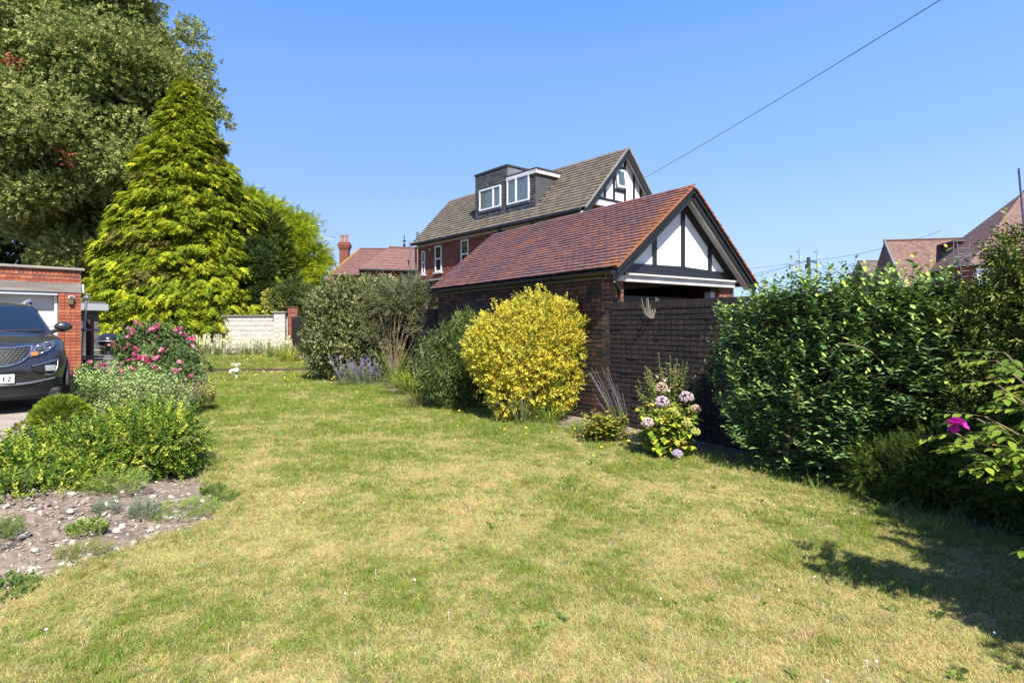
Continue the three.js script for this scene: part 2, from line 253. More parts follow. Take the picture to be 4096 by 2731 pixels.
// ---------- old brick garden wall ----------
{
  const w = thing('garden_wall', 'old soot-blackened brick garden wall behind the flower border', 'wall');
  const pick = (rnd, a, y) => { const q = n2(a * .7, y * 2) * .5 + rnd(); return q > 1.28 ? 5 : q > 1.05 ? 3 : q > .7 ? 1 : q > .45 ? 4 : q > .2 ? 0 : 2; };
  const segs = [[-9, 1.93, 1.93], [8.25, 23.6, 1.95]];
  const [T0, T1] = segs[0];
  const build = (t0, t1, h, seed, focus, most) => {
    const len = t1 - t0, o = wallP(t0), hole = () => false;
    part(w, 'mortar_core', box(len, h + .3, .205).applyMatrix4(M4(wallP((t0 + t1) / 2, .115, h / 2 - .15), WU, V(0, 1, 0), WN)), mortarDark);
    brickwork(w, V(o.x, 0, o.z), WU, WN, len, 0, h - .12, { mats: oldBrick, pick, focus, most, seed, rough: .012, proud: .010, bond: 'mixed', hole, perp: .010, joint: .013 });
    // brick-on-edge coping
    const list = [], rnd = rngOf(seed + 9);
    for (let a = 0; a < len - .05; a += .076) list.push({ m: M4(wallP(t0 + a + .037, .105, h - .056 + (rnd() - .5) * .008), WU, V(0, 1, 0), WN, .068, .112, .235 + rnd() * .012), c: pick(rnd, a, 2) });
    pieces(w, 'coping_brick', list, brickGeo, oldBrick, focus, Math.min(most, 60));
  };
  build(-9, 1.93, 1.93, 21, V(1.9, 1.0, -8.4), 200);
  build(8.30, 23.4, 2.0, 22, V(-9.6, 1.4, -25), 90);
  // red brick pier at the far end
  const pier = thing('brick_pier', 'weathered red brick pier ending the far garden wall', 'pier');
  const pe = wallP(23.6, .05);
  part(pier, 'mortar_core', box(.43, 2.6, .40).applyMatrix4(M4(pe.clone().setY(1.18), WU, V(0, 1, 0), WN)), mortarPale);
  brickwork(pier, pe.clone().addScaledVector(WN, .205).addScaledVector(WU, -.22), WU, WN, .45, .1, 2.4, { mats: houseBrick, pick: (r) => (r() * 4) | 0, focus: pe, most: 80, seed: 4 });
  brickwork(pier, pe.clone().addScaledVector(WU, -.22).addScaledVector(WN, -.22), WN, WU.clone().negate(), .43, .1, 2.4, { mats: houseBrick, pick: (r) => (r() * 4) | 0, focus: pe, most: 80, seed: 6 });
  part(pier, 'cap', box(.50, .06, .50).applyMatrix4(M4(pe.clone().setY(2.46), WU, V(0, 1, 0), WN)), warmBrick[2]);
  // taller wall beyond the garage
  const tw = thing('tall_brick_wall', 'taller dark brick wall with pale coping behind the leggy shrub', 'wall');
  const len = 2.6, o = wallP(8.35, .55);
  part(tw, 'mortar_core', box(len, 2.8, .2).applyMatrix4(M4(wallP(8.35 + len / 2, .66, 1.4), WU, V(0, 1, 0), WN)), mortarDark);
  brickwork(tw, o, WU, WN, len, 1.9, 2.8, { mats: oldBrick, pick, focus: wallP(8.6, .5, 2.4), most: 90, seed: 31, bond: 'mixed' });
  part(tw, 'coping', rbox(len + .06, .05, .30, .012).applyMatrix4(M4(wallP(8.35 + len / 2, .66, 2.826), WU, V(0, 1, 0), WN)), std({ color: C(.5, .47, .42), map: grain, roughness: .95 }));
}

const ridgeMat = std({ color: C(.235, .115, .075), map: lichenTex, roughness: .95 });
// ---------- gabled garage beyond the wall ----------
{
  const T = 1.94, A = WU, B = WN.clone().negate();           // A: along the ridge (away), B: across the gable (to the right)
  const at = (a, b, y) => wallP(T + a, b, y), up = V(0, 1, 0);
  const g = thing('gabled_garage', 'brick garage with clay tile roof and black and white timbered gable', 'garage');
  const EL = -.14, EY = 2.47, RB = 1.68, RY = 3.97, ER = 3.52, ERY = 2.36, F = -.28, BACK = 6.3;
  const sl = V(0, 0, 0).addScaledVector(B, RB - EL).setY(RY - EY), slope = sl.length(); sl.normalize();
  const sr = V(0, 0, 0).addScaledVector(B, RB - ER).setY(RY - ERY), slopeR = sr.length(); sr.normalize();
  const half = (b) => b < RB ? EY + (RY - EY) * (b - EL) / (RB - EL) : ERY + (RY - ERY) * (ER - b) / (ER - RB);
  // body: side wall of old brick, front pier, plain right and back walls
  part(g, 'side_wall_core', box(BACK - .15, 2.75, .2).applyMatrix4(M4(at(.02 + (BACK - .15) / 2, .115, 1.07), A, up, WN)), mortarDark);
  const sootMix = [...oldBrick, ...warmBrick];
  brickwork(g, at(0, 0, 0), A, WN, BACK - .13, .0, 2.33, { mats: sootMix, seed: 41, bond: 'mixed', rough: .008, perp: .009, joint: .012, most: 230, focus: at(1.3, 0, 2.0), pick: (r, a, y) => { const q = r() + .45 * n2(a * .8, y * 2.5) + sstep(1.2, 2.3, y) * .42 + (a < .45 ? .25 : 0); return q > 1.15 ? 6 + ((r() * 3) | 0) : q > .85 ? 5 : q > .62 ? 3 : q > .4 ? 1 : 0; } });
  part(g, 'wall_flashing', box(BACK - .3, .035, .12).applyMatrix4(M4(at(BACK / 2, .03, 2.352), A, up, WN)), LEAD);
  part(g, 'soffit_board', box(BACK + .3, .13, .03).applyMatrix4(M4(at(BACK / 2 - .1, .10, 2.44), A, up, WN)), BLACKWORN);
  const right = part(g, 'right_wall', box(BACK - .15, 2.4, .2).applyMatrix4(M4(at(BACK / 2, 3.16, 1.2), A, up, WN)), warmBrick[2]);
  part(g, 'rear_wall', box(3.2, 2.4, .18).applyMatrix4(M4(at(BACK - .25, 1.62, 1.2), B, up, A)), warmBrick[2]);
  // front: left pier, right pier, dark opening with door set back
  for (const [b0, b1, s, foc] of [[0, .30, 43, 1], [2.80, 3.24, 44, 1]]) {
    part(g, 'pier_core', box(b1 - b0 - .02, 2.5, .2).applyMatrix4(M4(at(.11, (b0 + b1) / 2, 1.12), B, up, A)), mortarPale);
    brickwork(g, at(0, b0, 0), B, A.clone().negate(), b1 - b0, 1.2, 2.4, { name: 'pier_brick', mats: warmBrick, seed: s, most: 40, focus: at(0, b0, 2.2), pick: (r) => (r() * 4) | 0, bond: 'stretcher' });
  }
  part(g, 'garage_door', box(2.5, 2.1, .05).applyMatrix4(M4(at(.55, 1.55, 1.05), B, up, A)), std({ color: C(.012, .013, .016), roughness: .5 }));
  part(g, 'door_frame', box(.12, 2.2, .14).applyMatrix4(M4(at(.16, 2.73, 1.1), B, up, A)), WHITEPAINT);
  part(g, 'lintel_fascia', prism([[0, 0], [3.10, 0], [3.10, .10], [0, .10]], .10).applyMatrix4(M4(at(-.105, .03, 2.285), B, up, A)), WHITEPAINT);
  part(g, 'fascia_cap', box(3.12, .03, .19).applyMatrix4(M4(at(-.06, 1.58, 2.402), B, up, A)), WHITEPAINT);
  // gable panel with timbers
  const gab = part(g, 'gable_render', prism([[0.0, 2.42], [3.26, 2.42], [3.26, half(3.26) - .09], [RB, RY - .10], [0, half(0) - .09]], .08).applyMatrix4(M4(at(.0, 0, 0), B, up, A)), ROUGHCAST);
  const beam = (pts) => part(g, 'timber', prism(pts, .03).applyMatrix4(M4(at(-.026, 0, 0), B, up, A)), BLACK);
  beam([[.02, 2.42], [3.24, 2.42], [3.24, 2.57], [2.6, 2.58], [1.7, 2.615], [.7, 2.60], [.02, 2.57]]);
  for (const b of [1.02, 1.75, 2.50]) beam([[b - .045, 2.58], [b + .045, 2.58], [b + .045, half(b + .045) - .10], [b - .045, half(b - .045) - .10]]);
  const strip = (b0, b1, o0, o1) => beam([[b0, half(b0) - o1], [b1, half(b1) - o1], [b1, half(b1) - o0], [b0, half(b0) - o0]]);
  strip(RB + .03, 3.2, .13, .28);
  strip(.1, RB - .03, .10, .18);
  // soffits and barge boards carried forward of the wall
  const board = (b0, b1, a0, a1, o0, o1, m, name) => part(g, name, prism([[b0, half(b0) - o1], [b1, half(b1) - o1], [b1, half(b1) - o0], [b0, half(b0) - o0]], a1 - a0).applyMatrix4(M4(at(a0, 0, 0), B, up, A)), m);
  for (const [b0, b1] of [[EL, RB - .002], [RB + .002, ER]]) {
    board(b0, b1, F + .035, -.03, .075, .105, WHITEPAINT, 'soffit');
    board(b0, b1, F, F + .03, .035, .215, BLACKWORN, 'barge_board');
    board(b0 + .0, b1, F - .03, F - .003, .03, .10, BLACK, 'barge_trim');
    board(b0, b1, F + .03, F + .06, .215, .23, WHITEPAINT, 'barge_edge');
  }
  // roof: deck and tiles
  const oL = at(F - .03, EL, EY), oR = at(F - .03, ER, ERY), len = BACK - F + .06;
  part(g, 'roof_deck', slab(oL.clone().setY(EY - .0), A, sl, len, slope, .05), BLACKWORN);
  part(g, 'roof_deck', slab(oR, A, sr, len, slopeR, .05), BLACKWORN);
  const pick = (r, a, s) => { const q = r() + .35 * n2(a * .6, s * .9); if (a < .28 && r() < .75) return 5; return q > 1.06 ? 5 : q > .84 ? 1 : q > .55 ? 0 : q > .35 ? 4 : q > .16 ? 2 : 3; };
  roofTiles(g, oL, A, sl, len, slope, { gauge: .1, width: .168, thick: .024, mats: clayTiles, pick, focus: at(.4, .9, 3.2), seed: 61, most: 300 });
  roofTiles(g, oR, A, sr, len, slopeR, { gauge: .1, width: .168, thick: .018, mats: clayTiles, pick: (r) => r() < .6 ? 5 : 1, focus: at(-.4, 2.4, 3.0), seed: 62, most: 0 });
  // verge undercloak and ridge tiles
  for (let k = 0; k < 23; k++) { const p = oL.clone().addScaledVector(sl, (k + .4) * .1).addScaledVector(A, .035); p.y += .004; part(g, 'verge_tile', flatTile, orangeTile).applyMatrix4(upright(M4(p, A, sl.clone().applyAxisAngle(A, .08), A.clone().cross(sl), .10, .095, .012))); }
  for (let k = 0; k < 15; k++) { const r = part(g, 'ridge_tile', new THREE.CylinderGeometry(.115, .12, .445, 10, 1, true, -1.15, 2.3).rotateX(Math.PI / 2), clayTiles[[1, 0, 2, 4][k % 4]]); r.material = ridgeMat; r.applyMatrix4(upright(M4(at(F + .19 + k * .455, RB, RY - .045), B, up, A.clone().negate()))); }
  for (let k = 0; k < 24; k++) { const p = oR.clone().addScaledVector(sr, (k + .4) * .1).addScaledVector(A, .03); p.y += .012; part(g, 'verge_tile', flatTile, k % 3 ? orangeTile : clayTiles[0]).applyMatrix4(upright(M4(p, A, sr.clone().applyAxisAngle(A, -.16), A.clone().cross(sr), .12, .115, .024))); }
  // gutter, brackets and downpipe
  const gut = (r) => { const s = new THREE.Shape(); s.absarc(0, 0, r, Math.PI, 0, false); s.lineTo(r * .85, 0); s.absarc(0, 0, r * .85, 0, Math.PI, true); return new THREE.ExtrudeGeometry(s, { depth: len - .1, bevelEnabled: false }); };
  part(g, 'gutter', gut(.062).applyMatrix4(M4(at(F + .02, EL - .03, EY - .045), B, up, A)), BLACK);
  part(g, 'gutter_end', box(.13, .07, .012).applyMatrix4(M4(at(F + .012, EL - .03, EY - .075), B, up, A)), BLACK);
  part(g, 'downpipe', tube([at(-.21, EL - .03, 2.40), at(-.20, EL - .02, 2.30), at(-.17, -.02, 2.20), at(-.10, .10, 2.10), at(-.065, .12, 2.02), at(-.06, .12, 1.9), at(-.06, .12, 1.2), at(-.06, .12, .2)], .034, 60, 8), BLACK);
  part(g, 'pipe_collar', new THREE.CylinderGeometry(.05, .05, .07, 12).translate(...at(-.06, .12, 1.86).toArray()), BLACK);
}

// ---------- the house with dormers ----------
{
  const A = V(.646, 0, .763), B = V(.763, 0, -.646), L0 = V(-4.7, 0, -27), up = V(0, 1, 0);   // A: along the eave towards us, B: into the house
  const at = (a, b, y) => V(L0.x + A.x * a + B.x * b, y, L0.z + A.z * a + B.z * b), FR = B.clone().negate();
  const h = thing('dormer_house', 'red brick house with brown tiled roof and two slate-clad dormers', 'house');
  const EY = 5.40, RB = 2.2, RY = 7.76, LEN = 10.95, W0 = .28;
  const s1 = B.clone().multiplyScalar(RB).setY(RY - EY), slope = s1.length(); s1.normalize();
  const s2 = B.clone().multiplyScalar(-RB).setY(RY - EY).normalize();
  const roofY = (b) => EY + (RY - EY) * Math.min(b, 2 * RB - b) / RB;
  // walls
  const wins = [[.46, .72, 3.98, 5.05], [1.60, 2.12, 4.0, 5.16], [3.62, 4.15, 4.0, 5.2]];
  part(h, 'wall_core', box(LEN - .5, 5.4, .2).applyMatrix4(M4(at((LEN - .5) / 2 + .08, W0 + .12, 2.7), A, up, B)), mortarPale);
  brickwork(h, at(.08, W0, 0), A, FR, LEN - .58, 2.7, 5.33, { mats: houseBrick, pick: (r) => (r() * 4) | 0, seed: 71, bond: 'mixed', most: 250, focus: at(1.6, .2, 4.6), joint: .012, rects: wins.map(([a0, a1, y0, y1]) => [a0 - .08, a1 - .08, y0 - .02, y1 + .06]) });
  part(h, 'rear_wall', box(LEN - .5, 5.4, .2).applyMatrix4(M4(at((LEN - .5) / 2, 2 * RB - .3, 2.7), A, up, B)), houseBrick[0]);
  part(h, 'gable_wall', prism([[W0, 0], [2 * RB - W0, 0], [2 * RB - W0, 5.4], [RB, RY - .25], [W0, 5.4]], .18).applyMatrix4(M4(at(.1, 0, 0), B, up, A)), houseBrick[1]);
  part(h, 'front_wall_core', box(2 * RB - 2 * W0, 5.42, .18).applyMatrix4(M4(at(LEN - .44, RB, 2.71), B, up, A)), mortarPale);
  brickwork(h, at(LEN - .34, W0 + .0, 0), B, A, 2 * RB - 2 * W0, 4.2, 5.62, { name: 'gable_brick', mats: houseBrick, pick: (r) => (r() * 4) | 0, seed: 72, most: 60, focus: at(LEN, .8, 5.4) });
  // sash windows
  for (const [a0, a1, y0, y1] of wins) {
    const w = part(h, 'window', merge([[a0, a0 + .05, y0, y1], [a1 - .05, a1, y0, y1], [a0, a1, y0, y0 + .06], [a0, a1, y1 - .06, y1], [a0, a1, (y0 + y1) / 2 - .03, (y0 + y1) / 2 + .03]].map(([p, q, r, s], i) => box(q - p, s - r, .06 + i * .002).applyMatrix4(M4(at((p + q) / 2, W0 - .012, (r + s) / 2), A, up, B)))), WHITE);
    for (const k of [0, 1]) part(w, 'pane', box(a1 - a0 - .08, (y1 - y0) / 2 - .06, .01).applyMatrix4(M4(at((a0 + a1) / 2, W0 - .006, lerp(y0, y1, .25 + .5 * k)), A, up, B)), GLASSDARK);
    part(w, 'sill', box(a1 - a0 + .16, .07, .14).applyMatrix4(M4(at((a0 + a1) / 2, W0 - .03, y0 - .05), A, up, B)), WHITEPAINT);
    const arch = part(w, 'brick_arch', sheet((u, v) => at(lerp(a0 - .04, a1 + .04, u), W0 - .014, y1 - .005 + v * .13 + .03 * Math.sin(u * Math.PI)), 8, 1, [2, 1]), houseBrick[3]);
  }
  part(h, 'air_vent', box(.10, .14, .02).applyMatrix4(M4(at(1.12, W0 - .01, 5.06), A, up, B)), std({ color: C(.5, .45, .35) }));
  part(h, 'eave_board', box(LEN - .3, .09, .03).applyMatrix4(M4(at(LEN / 2 - .1, W0 - .03, 5.30), A, up, B)), WHITEPAINT);
  part(h, 'soffit', box(LEN - .2, .02, .3).applyMatrix4(M4(at(LEN / 2, .16, 5.352), A, up, B)), BLACK);
  part(h, 'gutter', rbox(LEN - .15, .11, .12, .04).applyMatrix4(M4(at(LEN / 2 - .05, -.05, 5.36), A, up, B)), BLACK);
  part(h, 'downpipe', rod(at(.02, W0 - .08, 5.3), at(.02, W0 - .08, 0), .045), std({ color: C(.06, .075, .10), roughness: .5 }));
  for (const a of [6.3, 8.2]) part(h, 'hopper', box(.14, .22, .12).applyMatrix4(M4(at(a, W0 - .08, 5.18), A, up, B)), BLACK);
  // roof
  const o1 = at(0, 0, EY), o2 = at(0, 2 * RB, EY);
  part(h, 'roof_deck', slab(o1, A, s1, LEN, slope, .06), BLACKWORN);
  part(h, 'roof_deck', slab(o2, A, s2, LEN, slope, .06), concTiles[2]);
  const D1 = { a0: 4.36, a1: 6.42, top: 7.87 }, D2 = { a0: 6.42, a1: 8.06, top: 7.40 }, DB = .48;
  const pick = (r, a, s) => (r() * 4) | 0;
  roofTiles(h, o1, A, s1, LEN, slope, { gauge: .177, width: .205, thick: .034, mats: concTiles, pick, focus: at(9.6, 1.1, 6.6), seed: 81, most: 300, inside: (a, s) => { const b = s / slope * RB; return !(b > DB + .03 && ((a > D1.a0 && a < D1.a1) || (a > D2.a0 && a < D2.a1 && roofY(b) < D2.top))); } });
  for (let k = 0; k < 24; k++) part(h, 'ridge_tile', new THREE.CylinderGeometry(.12, .125, .45, 8, 1, true, -1.3, 2.6).rotateX(Math.PI / 2), ridgeMat).applyMatrix4(upright(M4(at(.23 + k * .456, RB, RY - .03), B, up, A)));
  part(h, 'verge', prism([[0, EY - .02], [RB, RY - .02], [2 * RB, EY - .02], [2 * RB, EY + .05], [RB, RY + .07], [0, EY + .05]], .05).applyMatrix4(M4(at(LEN + .001, 0, 0), B, up, A)), std({ color: C(.30, .28, .25), map: grain }));
  // front gable: render, timbers, window, barge boards
  const ga = LEN - .26;
  part(h, 'gable_render', prism([[.32, 5.72], [2 * RB - .32, 5.72], [RB, RY - .12]], .05).applyMatrix4(M4(at(ga - .02, 0, 0), B, up, A)), ROUGHCAST);
  const tim = (pts) => part(h, 'timber', prism(pts, .03).applyMatrix4(M4(at(ga + .032, 0, 0), B, up, A)), BLACK);
  const top = (b) => roofY(b) - .16;
  tim([[.55, 5.83], [3.85, 5.83], [3.85, 5.93], [.55, 5.93]]);
  for (const [b, y0] of [[1.23, 5.935], [1.70, 5.935], [2.30, 5.935], [2.80, 5.935], [3.2, 5.935]]) tim([[b - .045, y0], [b + .045, y0], [b + .045, top(b + .045)], [b - .045, top(b - .045)]]);
  tim([[1.75, 6.24], [2.25, 6.24], [2.25, 6.34], [1.75, 6.34]]);
  tim([[1.75, 7.02], [2.25, 7.02], [2.25, 7.14], [1.75, 7.14]]);
  const gw = part(h, 'gable_window', merge([[0, .06, 0, .64], [.42, .48, 0, .64], [0, .48, 0, .07], [0, .48, .57, .64]].map(([p, q, r, s], i) => box(q - p, s - r, .05 + .002 * i).translate((p + q) / 2, (r + s) / 2 - .64, 0))), WHITE);
  gw.applyMatrix4(M4(at(ga + .08, 1.76, 7.01), B, up.clone().addScaledVector(A, -.20).normalize(), A));
  part(gw, 'pane', box(.38, .52, .012).translate(.24, -.32, 0), phys({ color: C(.10, .16, .18), roughness: .15, map: grain }));
  part(h, 'gable_fascia', prism([[.30, 5.62], [4.1, 5.62], [4.1, 5.80], [.30, 5.80]], .16).applyMatrix4(M4(at(ga - .02, 0, 0), B, up, A)), WHITEPAINT);
  const bb = (b0, b1, a0, d, o0, o1, m, n) => part(h, n, prism([[b0, roofY(b0) - o1], [b1, roofY(b1) - o1], [b1, roofY(b1) - o0], [b0, roofY(b0) - o0]], d).applyMatrix4(M4(at(a0, 0, 0), B, up, A)), m);
  for (const [b0, b1] of [[-.06, RB - .003], [RB + .003, 2 * RB + .06]]) { bb(b0, b1, LEN - .04, .035, .03, .30, BLACK, 'barge_board'); bb(b0, b1, ga, .21, .075, .10, WHITEPAINT, 'gable_soffit'); bb(b0, b1, LEN - .06, .018, .305, .335, WHITEPAINT, 'barge_edge'); }
  // dormers
  const bAt = (y) => (y - EY) / (RY - EY) * RB;
  for (const [k, D] of [[0, D1], [1, D2]]) {
    const d = part(h, 'dormer', prism([[DB, roofY(DB) - .1], [DB, D.top - .12], [RB + .2, D.top - .12], [RB + .2, roofY(DB) - .1]], D.a1 - D.a0).applyMatrix4(M4(at(D.a0, 0, 0), B, up, A)), slateMats[0]);
    const y0 = roofY(DB) + .02;
    const win = k ? [6.46, 7.74, 6.25, 7.30] : [4.68, 6.07, 6.28, 7.14];
    roofTiles(d, at(D.a0, DB - .005, y0), A, V(0, 1, 0), D.a1 - D.a0, D.top - y0 - .08, { name: 'slate', gauge: .10, width: .20, thick: .012, mats: slateMats, pick: (r) => (r() * 4) | 0, focus: at(7.5, DB, 6.5), most: 120, shape: flatTile, seed: 91 + k, inside: (a, s) => { const q = a + D.a0, y = s + y0; return !(q > win[0] && q < win[1] && y > win[2] && y < win[3]); } });
    part(d, 'dormer_roof', rbox(D.a1 - D.a0 + .12, .08, RB + .1 - DB, .015).applyMatrix4(M4(at((D.a0 + D.a1) / 2 + (k ? .05 : 0), (RB + DB) / 2, D.top - .04), A, up, B)), std({ color: C(.06, .062, .068), roughness: .8, map: grain }));
    if (k) {
      roofTiles(d, at(D.a1 + .005, RB + .2, y0), FR, V(0, 1, 0), RB + .2 - DB, D.top - y0 - .2, { name: 'cheek_slate', gauge: .105, width: .20, thick: .014, mats: [slateMats[3], slateMats[1], slateMats[3], slateMats[1]], pick: (r) => (r() * 4) | 0, focus: at(8.1, DB, 6.5), most: 120, shape: flatTile, seed: 97, inside: (a, s) => { const b = RB + .2 - a; return s + y0 > roofY(b) - .05; } });
      part(d, 'fascia', box(D.a1 - D.a0 + .1, .14, .04).applyMatrix4(M4(at((D.a0 + D.a1) / 2 + .05, DB - .05, D.top - .15), A, up, B)), WHITEPAINT);
      part(d, 'side_fascia', box(.04, .13, RB - DB - .1).applyMatrix4(M4(at(D.a1 + .07, (RB + DB) / 2 - .05, D.top - .15), A, up, B)), WHITEPAINT);
    } else part(d, 'cheek', box(.02, .42, RB - DB).applyMatrix4(M4(at(D.a1 + .012, (RB + DB) / 2, D.top - .27), A, up, B)), LEAD);
    const [a0, a1, w0, w1] = win, mid = k ? lerp(a0, a1, .42) : lerp(a0, a1, .66);
    const w = part(d, 'dormer_window', merge([[a0, a0 + .06, w0, w1], [a1 - .05, a1, w0, w1], [a0, a1, w0, w0 + .06], [a0, a1, w1 - .06, w1], [mid - .04, mid + .04, w0, w1]].map(([p, q, r, s], i) => box(q - p, s - r, .08 + i * .002).applyMatrix4(M4(at((p + q) / 2, DB - .03, (r + s) / 2), A, up, B)))), WHITE);
    for (const [p, q] of [[a0 + .05, mid - .03], [mid + .03, a1 - .04]]) { part(w, 'pane', box(q - p, w1 - w0 - .1, .01).applyMatrix4(M4(at((p + q) / 2, DB - .04, (w0 + w1) / 2), A, up, B)), phys({ color: C(.17, .23, .235), roughness: .04, clearcoat: 1, clearcoatRoughness: .02, map: rep(grain, .6) })); }
    part(w, 'sill_apron', box(a1 - a0 + .04, .08, .03).applyMatrix4(M4(at((a0 + a1) / 2, DB - .03, w0 - .05), A, up, B)), LEAD);
  }
  // flue and aerial
  part(h, 'flue', rod(at(.1, .25, 5.5), at(.1, .25, 6.0), .06), std({ color: C(.10, .12, .15) }));
  const ae = at(-.3, 2.4, 0);
  const aer = thing('tv_aerial', 'thin television aerial beyond the roof of the dormer house', 'aerial');
  part(aer, 'mast', rod(V(ae.x, 6.0, ae.z), V(ae.x, 7.05, ae.z), .02), LEAD);
  part(aer, 'boom', rod(V(ae.x - .55, 7.08, ae.z), V(ae.x + .3, 6.98, ae.z), .014), LEAD);
  for (let k = 0; k < 5; k++) part(aer, 'element', rod(V(ae.x - .5 + k * .17, 6.92 - k * .02, ae.z), V(ae.x - .5 + k * .17, 7.22 - k * .02, ae.z), .010), LEAD);
}

// ---------- houses farther off ----------
const farTileTex = tex(512, (u, v) => { const row = Math.floor(v * 24), c = Math.floor(u * 20 + (row % 2) * .5), r = rngOf(row * 977 + c * 131)(), s = (.62 + .36 * r) * (.85 + .3 * N1(u, v, 8, 4)); return [s, s * (.86 + .2 * r), s * (.84 + .26 * (1 - r))]; });
// a roof slope laid in overlapping courses, each a real step over the one below
function courses(fn, rows, uv, up = .035) {
  const p = [], id = [], t = []; let k = 0;
  for (let r = 0; r < rows; r++) {
    const v0 = r / rows, v1 = (r + 1.25) / rows, a = fn(0, v0), b = fn(1, v0), c = fn(1, Math.min(1, v1)), d = fn(0, Math.min(1, v1)), a0 = a.clone(), b0 = b.clone(); a.y += up; b.y += up; c.y += up * .1; d.y += up * .1;
    for (const [q, x, y] of [[a, 0, v0], [b, 1, v0], [c, 1, v1], [d, 0, v1], [a0, 0, v0], [b0, 1, v0]]) { p.push(q.x, q.y, q.z); t.push(x * uv[0], y * uv[1]); }
    id.push(k, k + 1, k + 2, k, k + 2, k + 3, k + 4, k + 5, k + 1, k + 4, k + 1, k); k += 6;
  }
  const g = geo(p, id, t).toNonIndexed(); g.computeVertexNormals(); return g;
}
const farTile = (c, k = 1) => std({ color: c, map: rep(farTileTex, k), roughness: .85 });
const farBrickTex = tex(512, (u, v) => { const row = Math.floor(v * 40), f = (v * 40) % 1, q = u * 14 + (row % 2) * .5, m = f < .16 || (q % 1) < .06, r = rngOf(row * 77 + Math.floor(q) * 31)(); const s = .72 + .4 * (r - .3); return m ? [.95, 1, 1] : [s, s * .9, s * .85]; });
const farBrick = (c, x, y) => std({ color: c, map: rep(farBrickTex, x, y), roughness: .95 });
// a gabled or hipped roof over a box, front along +x of the group, z towards the viewer
function roofHouse(name, label, p, turn, { w, d, eave, rise, hipL = 0, hipR = 0, roofC, wallC, over = .3, k = 3 }) {
  const h = thing(name, label, 'house', p, turn);
  part(h, 'wall', box(w, eave, d, 0, eave / 2, -d / 2), farBrick(wallC, w / 3.2, eave / 3));
  const x0 = -w / 2 - over, x1 = w / 2 + over, z0 = over, z1 = -d - over, zr = -d / 2, y0 = eave - .05, y1 = eave + rise;
  const r = part(h, 'roof', merge([
    courses((u, v) => V(lerp(lerp(x0, x1, u), lerp(x0 + hipL, x1 - hipR, u), v), lerp(y0, y1, v), lerp(z0, zr, v)), Math.round(rise * 6), [w / 3.3, 2]),
    courses((u, v) => V(lerp(lerp(x1, x0, u), lerp(x1 - hipR, x0 + hipL, u), v), lerp(y0, y1, v), lerp(z1, zr, v)), Math.round(rise * 6), [w / 3.3, 2]),
    courses((u, v) => V(lerp(x0, x0 + hipL, v), lerp(y0, y1, v), lerp(lerp(z1, z0, u), zr, v)), Math.round(rise * 6), [d / 3.3, 2]),
    courses((u, v) => V(lerp(x1, x1 - hipR, v), lerp(y0, y1, v), lerp(lerp(z0, z1, u), zr, v)), Math.round(rise * 6), [d / 3.3, 2])]), farTile(roofC, k > 0 ? 1 : 1));
  part(r, 'ridge', rbox(x1 - x0 - hipL - hipR + .1, .14, .22, .05, (x0 + hipL + x1 - hipR) / 2, y1 + .01, zr), std({ color: roofC.clone().multiplyScalar(.95), map: lichenTex }));
  part(h, 'gutter', rbox(x1 - x0, .12, .12, .04, 0, y0 - .05, z0 + .06), BLACK);
  return h;
}
{
  // left, beyond the shrubs: hipped roof with a tall chimney
  const h = roofHouse('chimney_house', 'distant house with mottled red hipped roof and a tall brick chimney', [-10.1, 0, -44], .06, { w: 6.9, d: 8, eave: 5.5, rise: 2.5, hipL: 1.4, hipR: .2, roofC: C(.185, .092, .080), wallC: C(.30, .11, .07) });
  part(h, 'hip_tiles', rod(V(-3.75, 5.45, .3), V(-2.35, 8.0, -4), .09), std({ color: C(.42, .24, .06), map: lichenTex }));
  const c = part(h, 'chimney_stack', merge([box(.72, 2.6, .6, -3.4, 7.0, -3.2), box(.84, .12, .72, -3.4, 7.9, -3.2), box(.92, .14, .80, -3.4, 8.03, -3.2), box(1.0, .16, .86, -3.4, 8.18, -3.2), box(.86, .14, .74, -3.4, 8.33, -3.2)]), farBrick(C(.24, .09, .065), 1, 1));
  for (const x of [-3.58, -3.22]) { const pot = part(c, 'chimney_pot', new THREE.CylinderGeometry(.11, .14, .5, 10).translate(x, 8.62, -3.2), std({ color: C(.38, .15, .08) })); part(pot, 'pot_cowl', new THREE.CylinderGeometry(.17, .12, .14, 10).translate(x, 8.93, -3.2), std({ color: C(.5, .33, .16) })); }
  const wing = roofHouse('rear_wing_house', 'small red brick wing with tiled roof and white windows left of the dormer house', [-6.2, 0, -29.5], .25, { w: 2.6, d: 4, eave: 4.5, rise: 1.35, hipL: 1.6, roofC: C(.21, .11, .09), wallC: C(.31, .12, .075) });
  for (const x of [-.25, .8]) { const w = part(wing, 'window', box(.5, 1.0, .06, x, 3.75, .02), WHITE); part(w, 'pane', box(.38, .86, .03, x, 3.75, .045), GLASSDARK); }
  part(wing, 'vent_pipe', rod(V(.95, 4.3, .1), V(.95, 5.9, .1), .05), LEAD);
  const fin = thing('weather_vane', 'small dark finial post on the distant red ridge', 'finial', [-8.9, 7.6, -47.5]);
  part(fin, 'post', rod(V(0, 0, 0), V(0, 1.5, 0), .035), BLACK); part(fin, 'arrow', merge([box(.3, .10, .05, 0, 1.0, 0), box(.2, .2, .05, 0, .65, 0)]), BLACK);
  roofHouse('far_roof_house', 'low red roof just showing beside the spiky palm', [-17.4, 0, -58], .1, { w: 5, d: 6, eave: 4.6, rise: 2.6, hipL: 1.5, hipR: 1.5, roofC: C(.30, .125, .09), wallC: C(.3, .11, .07) });
}
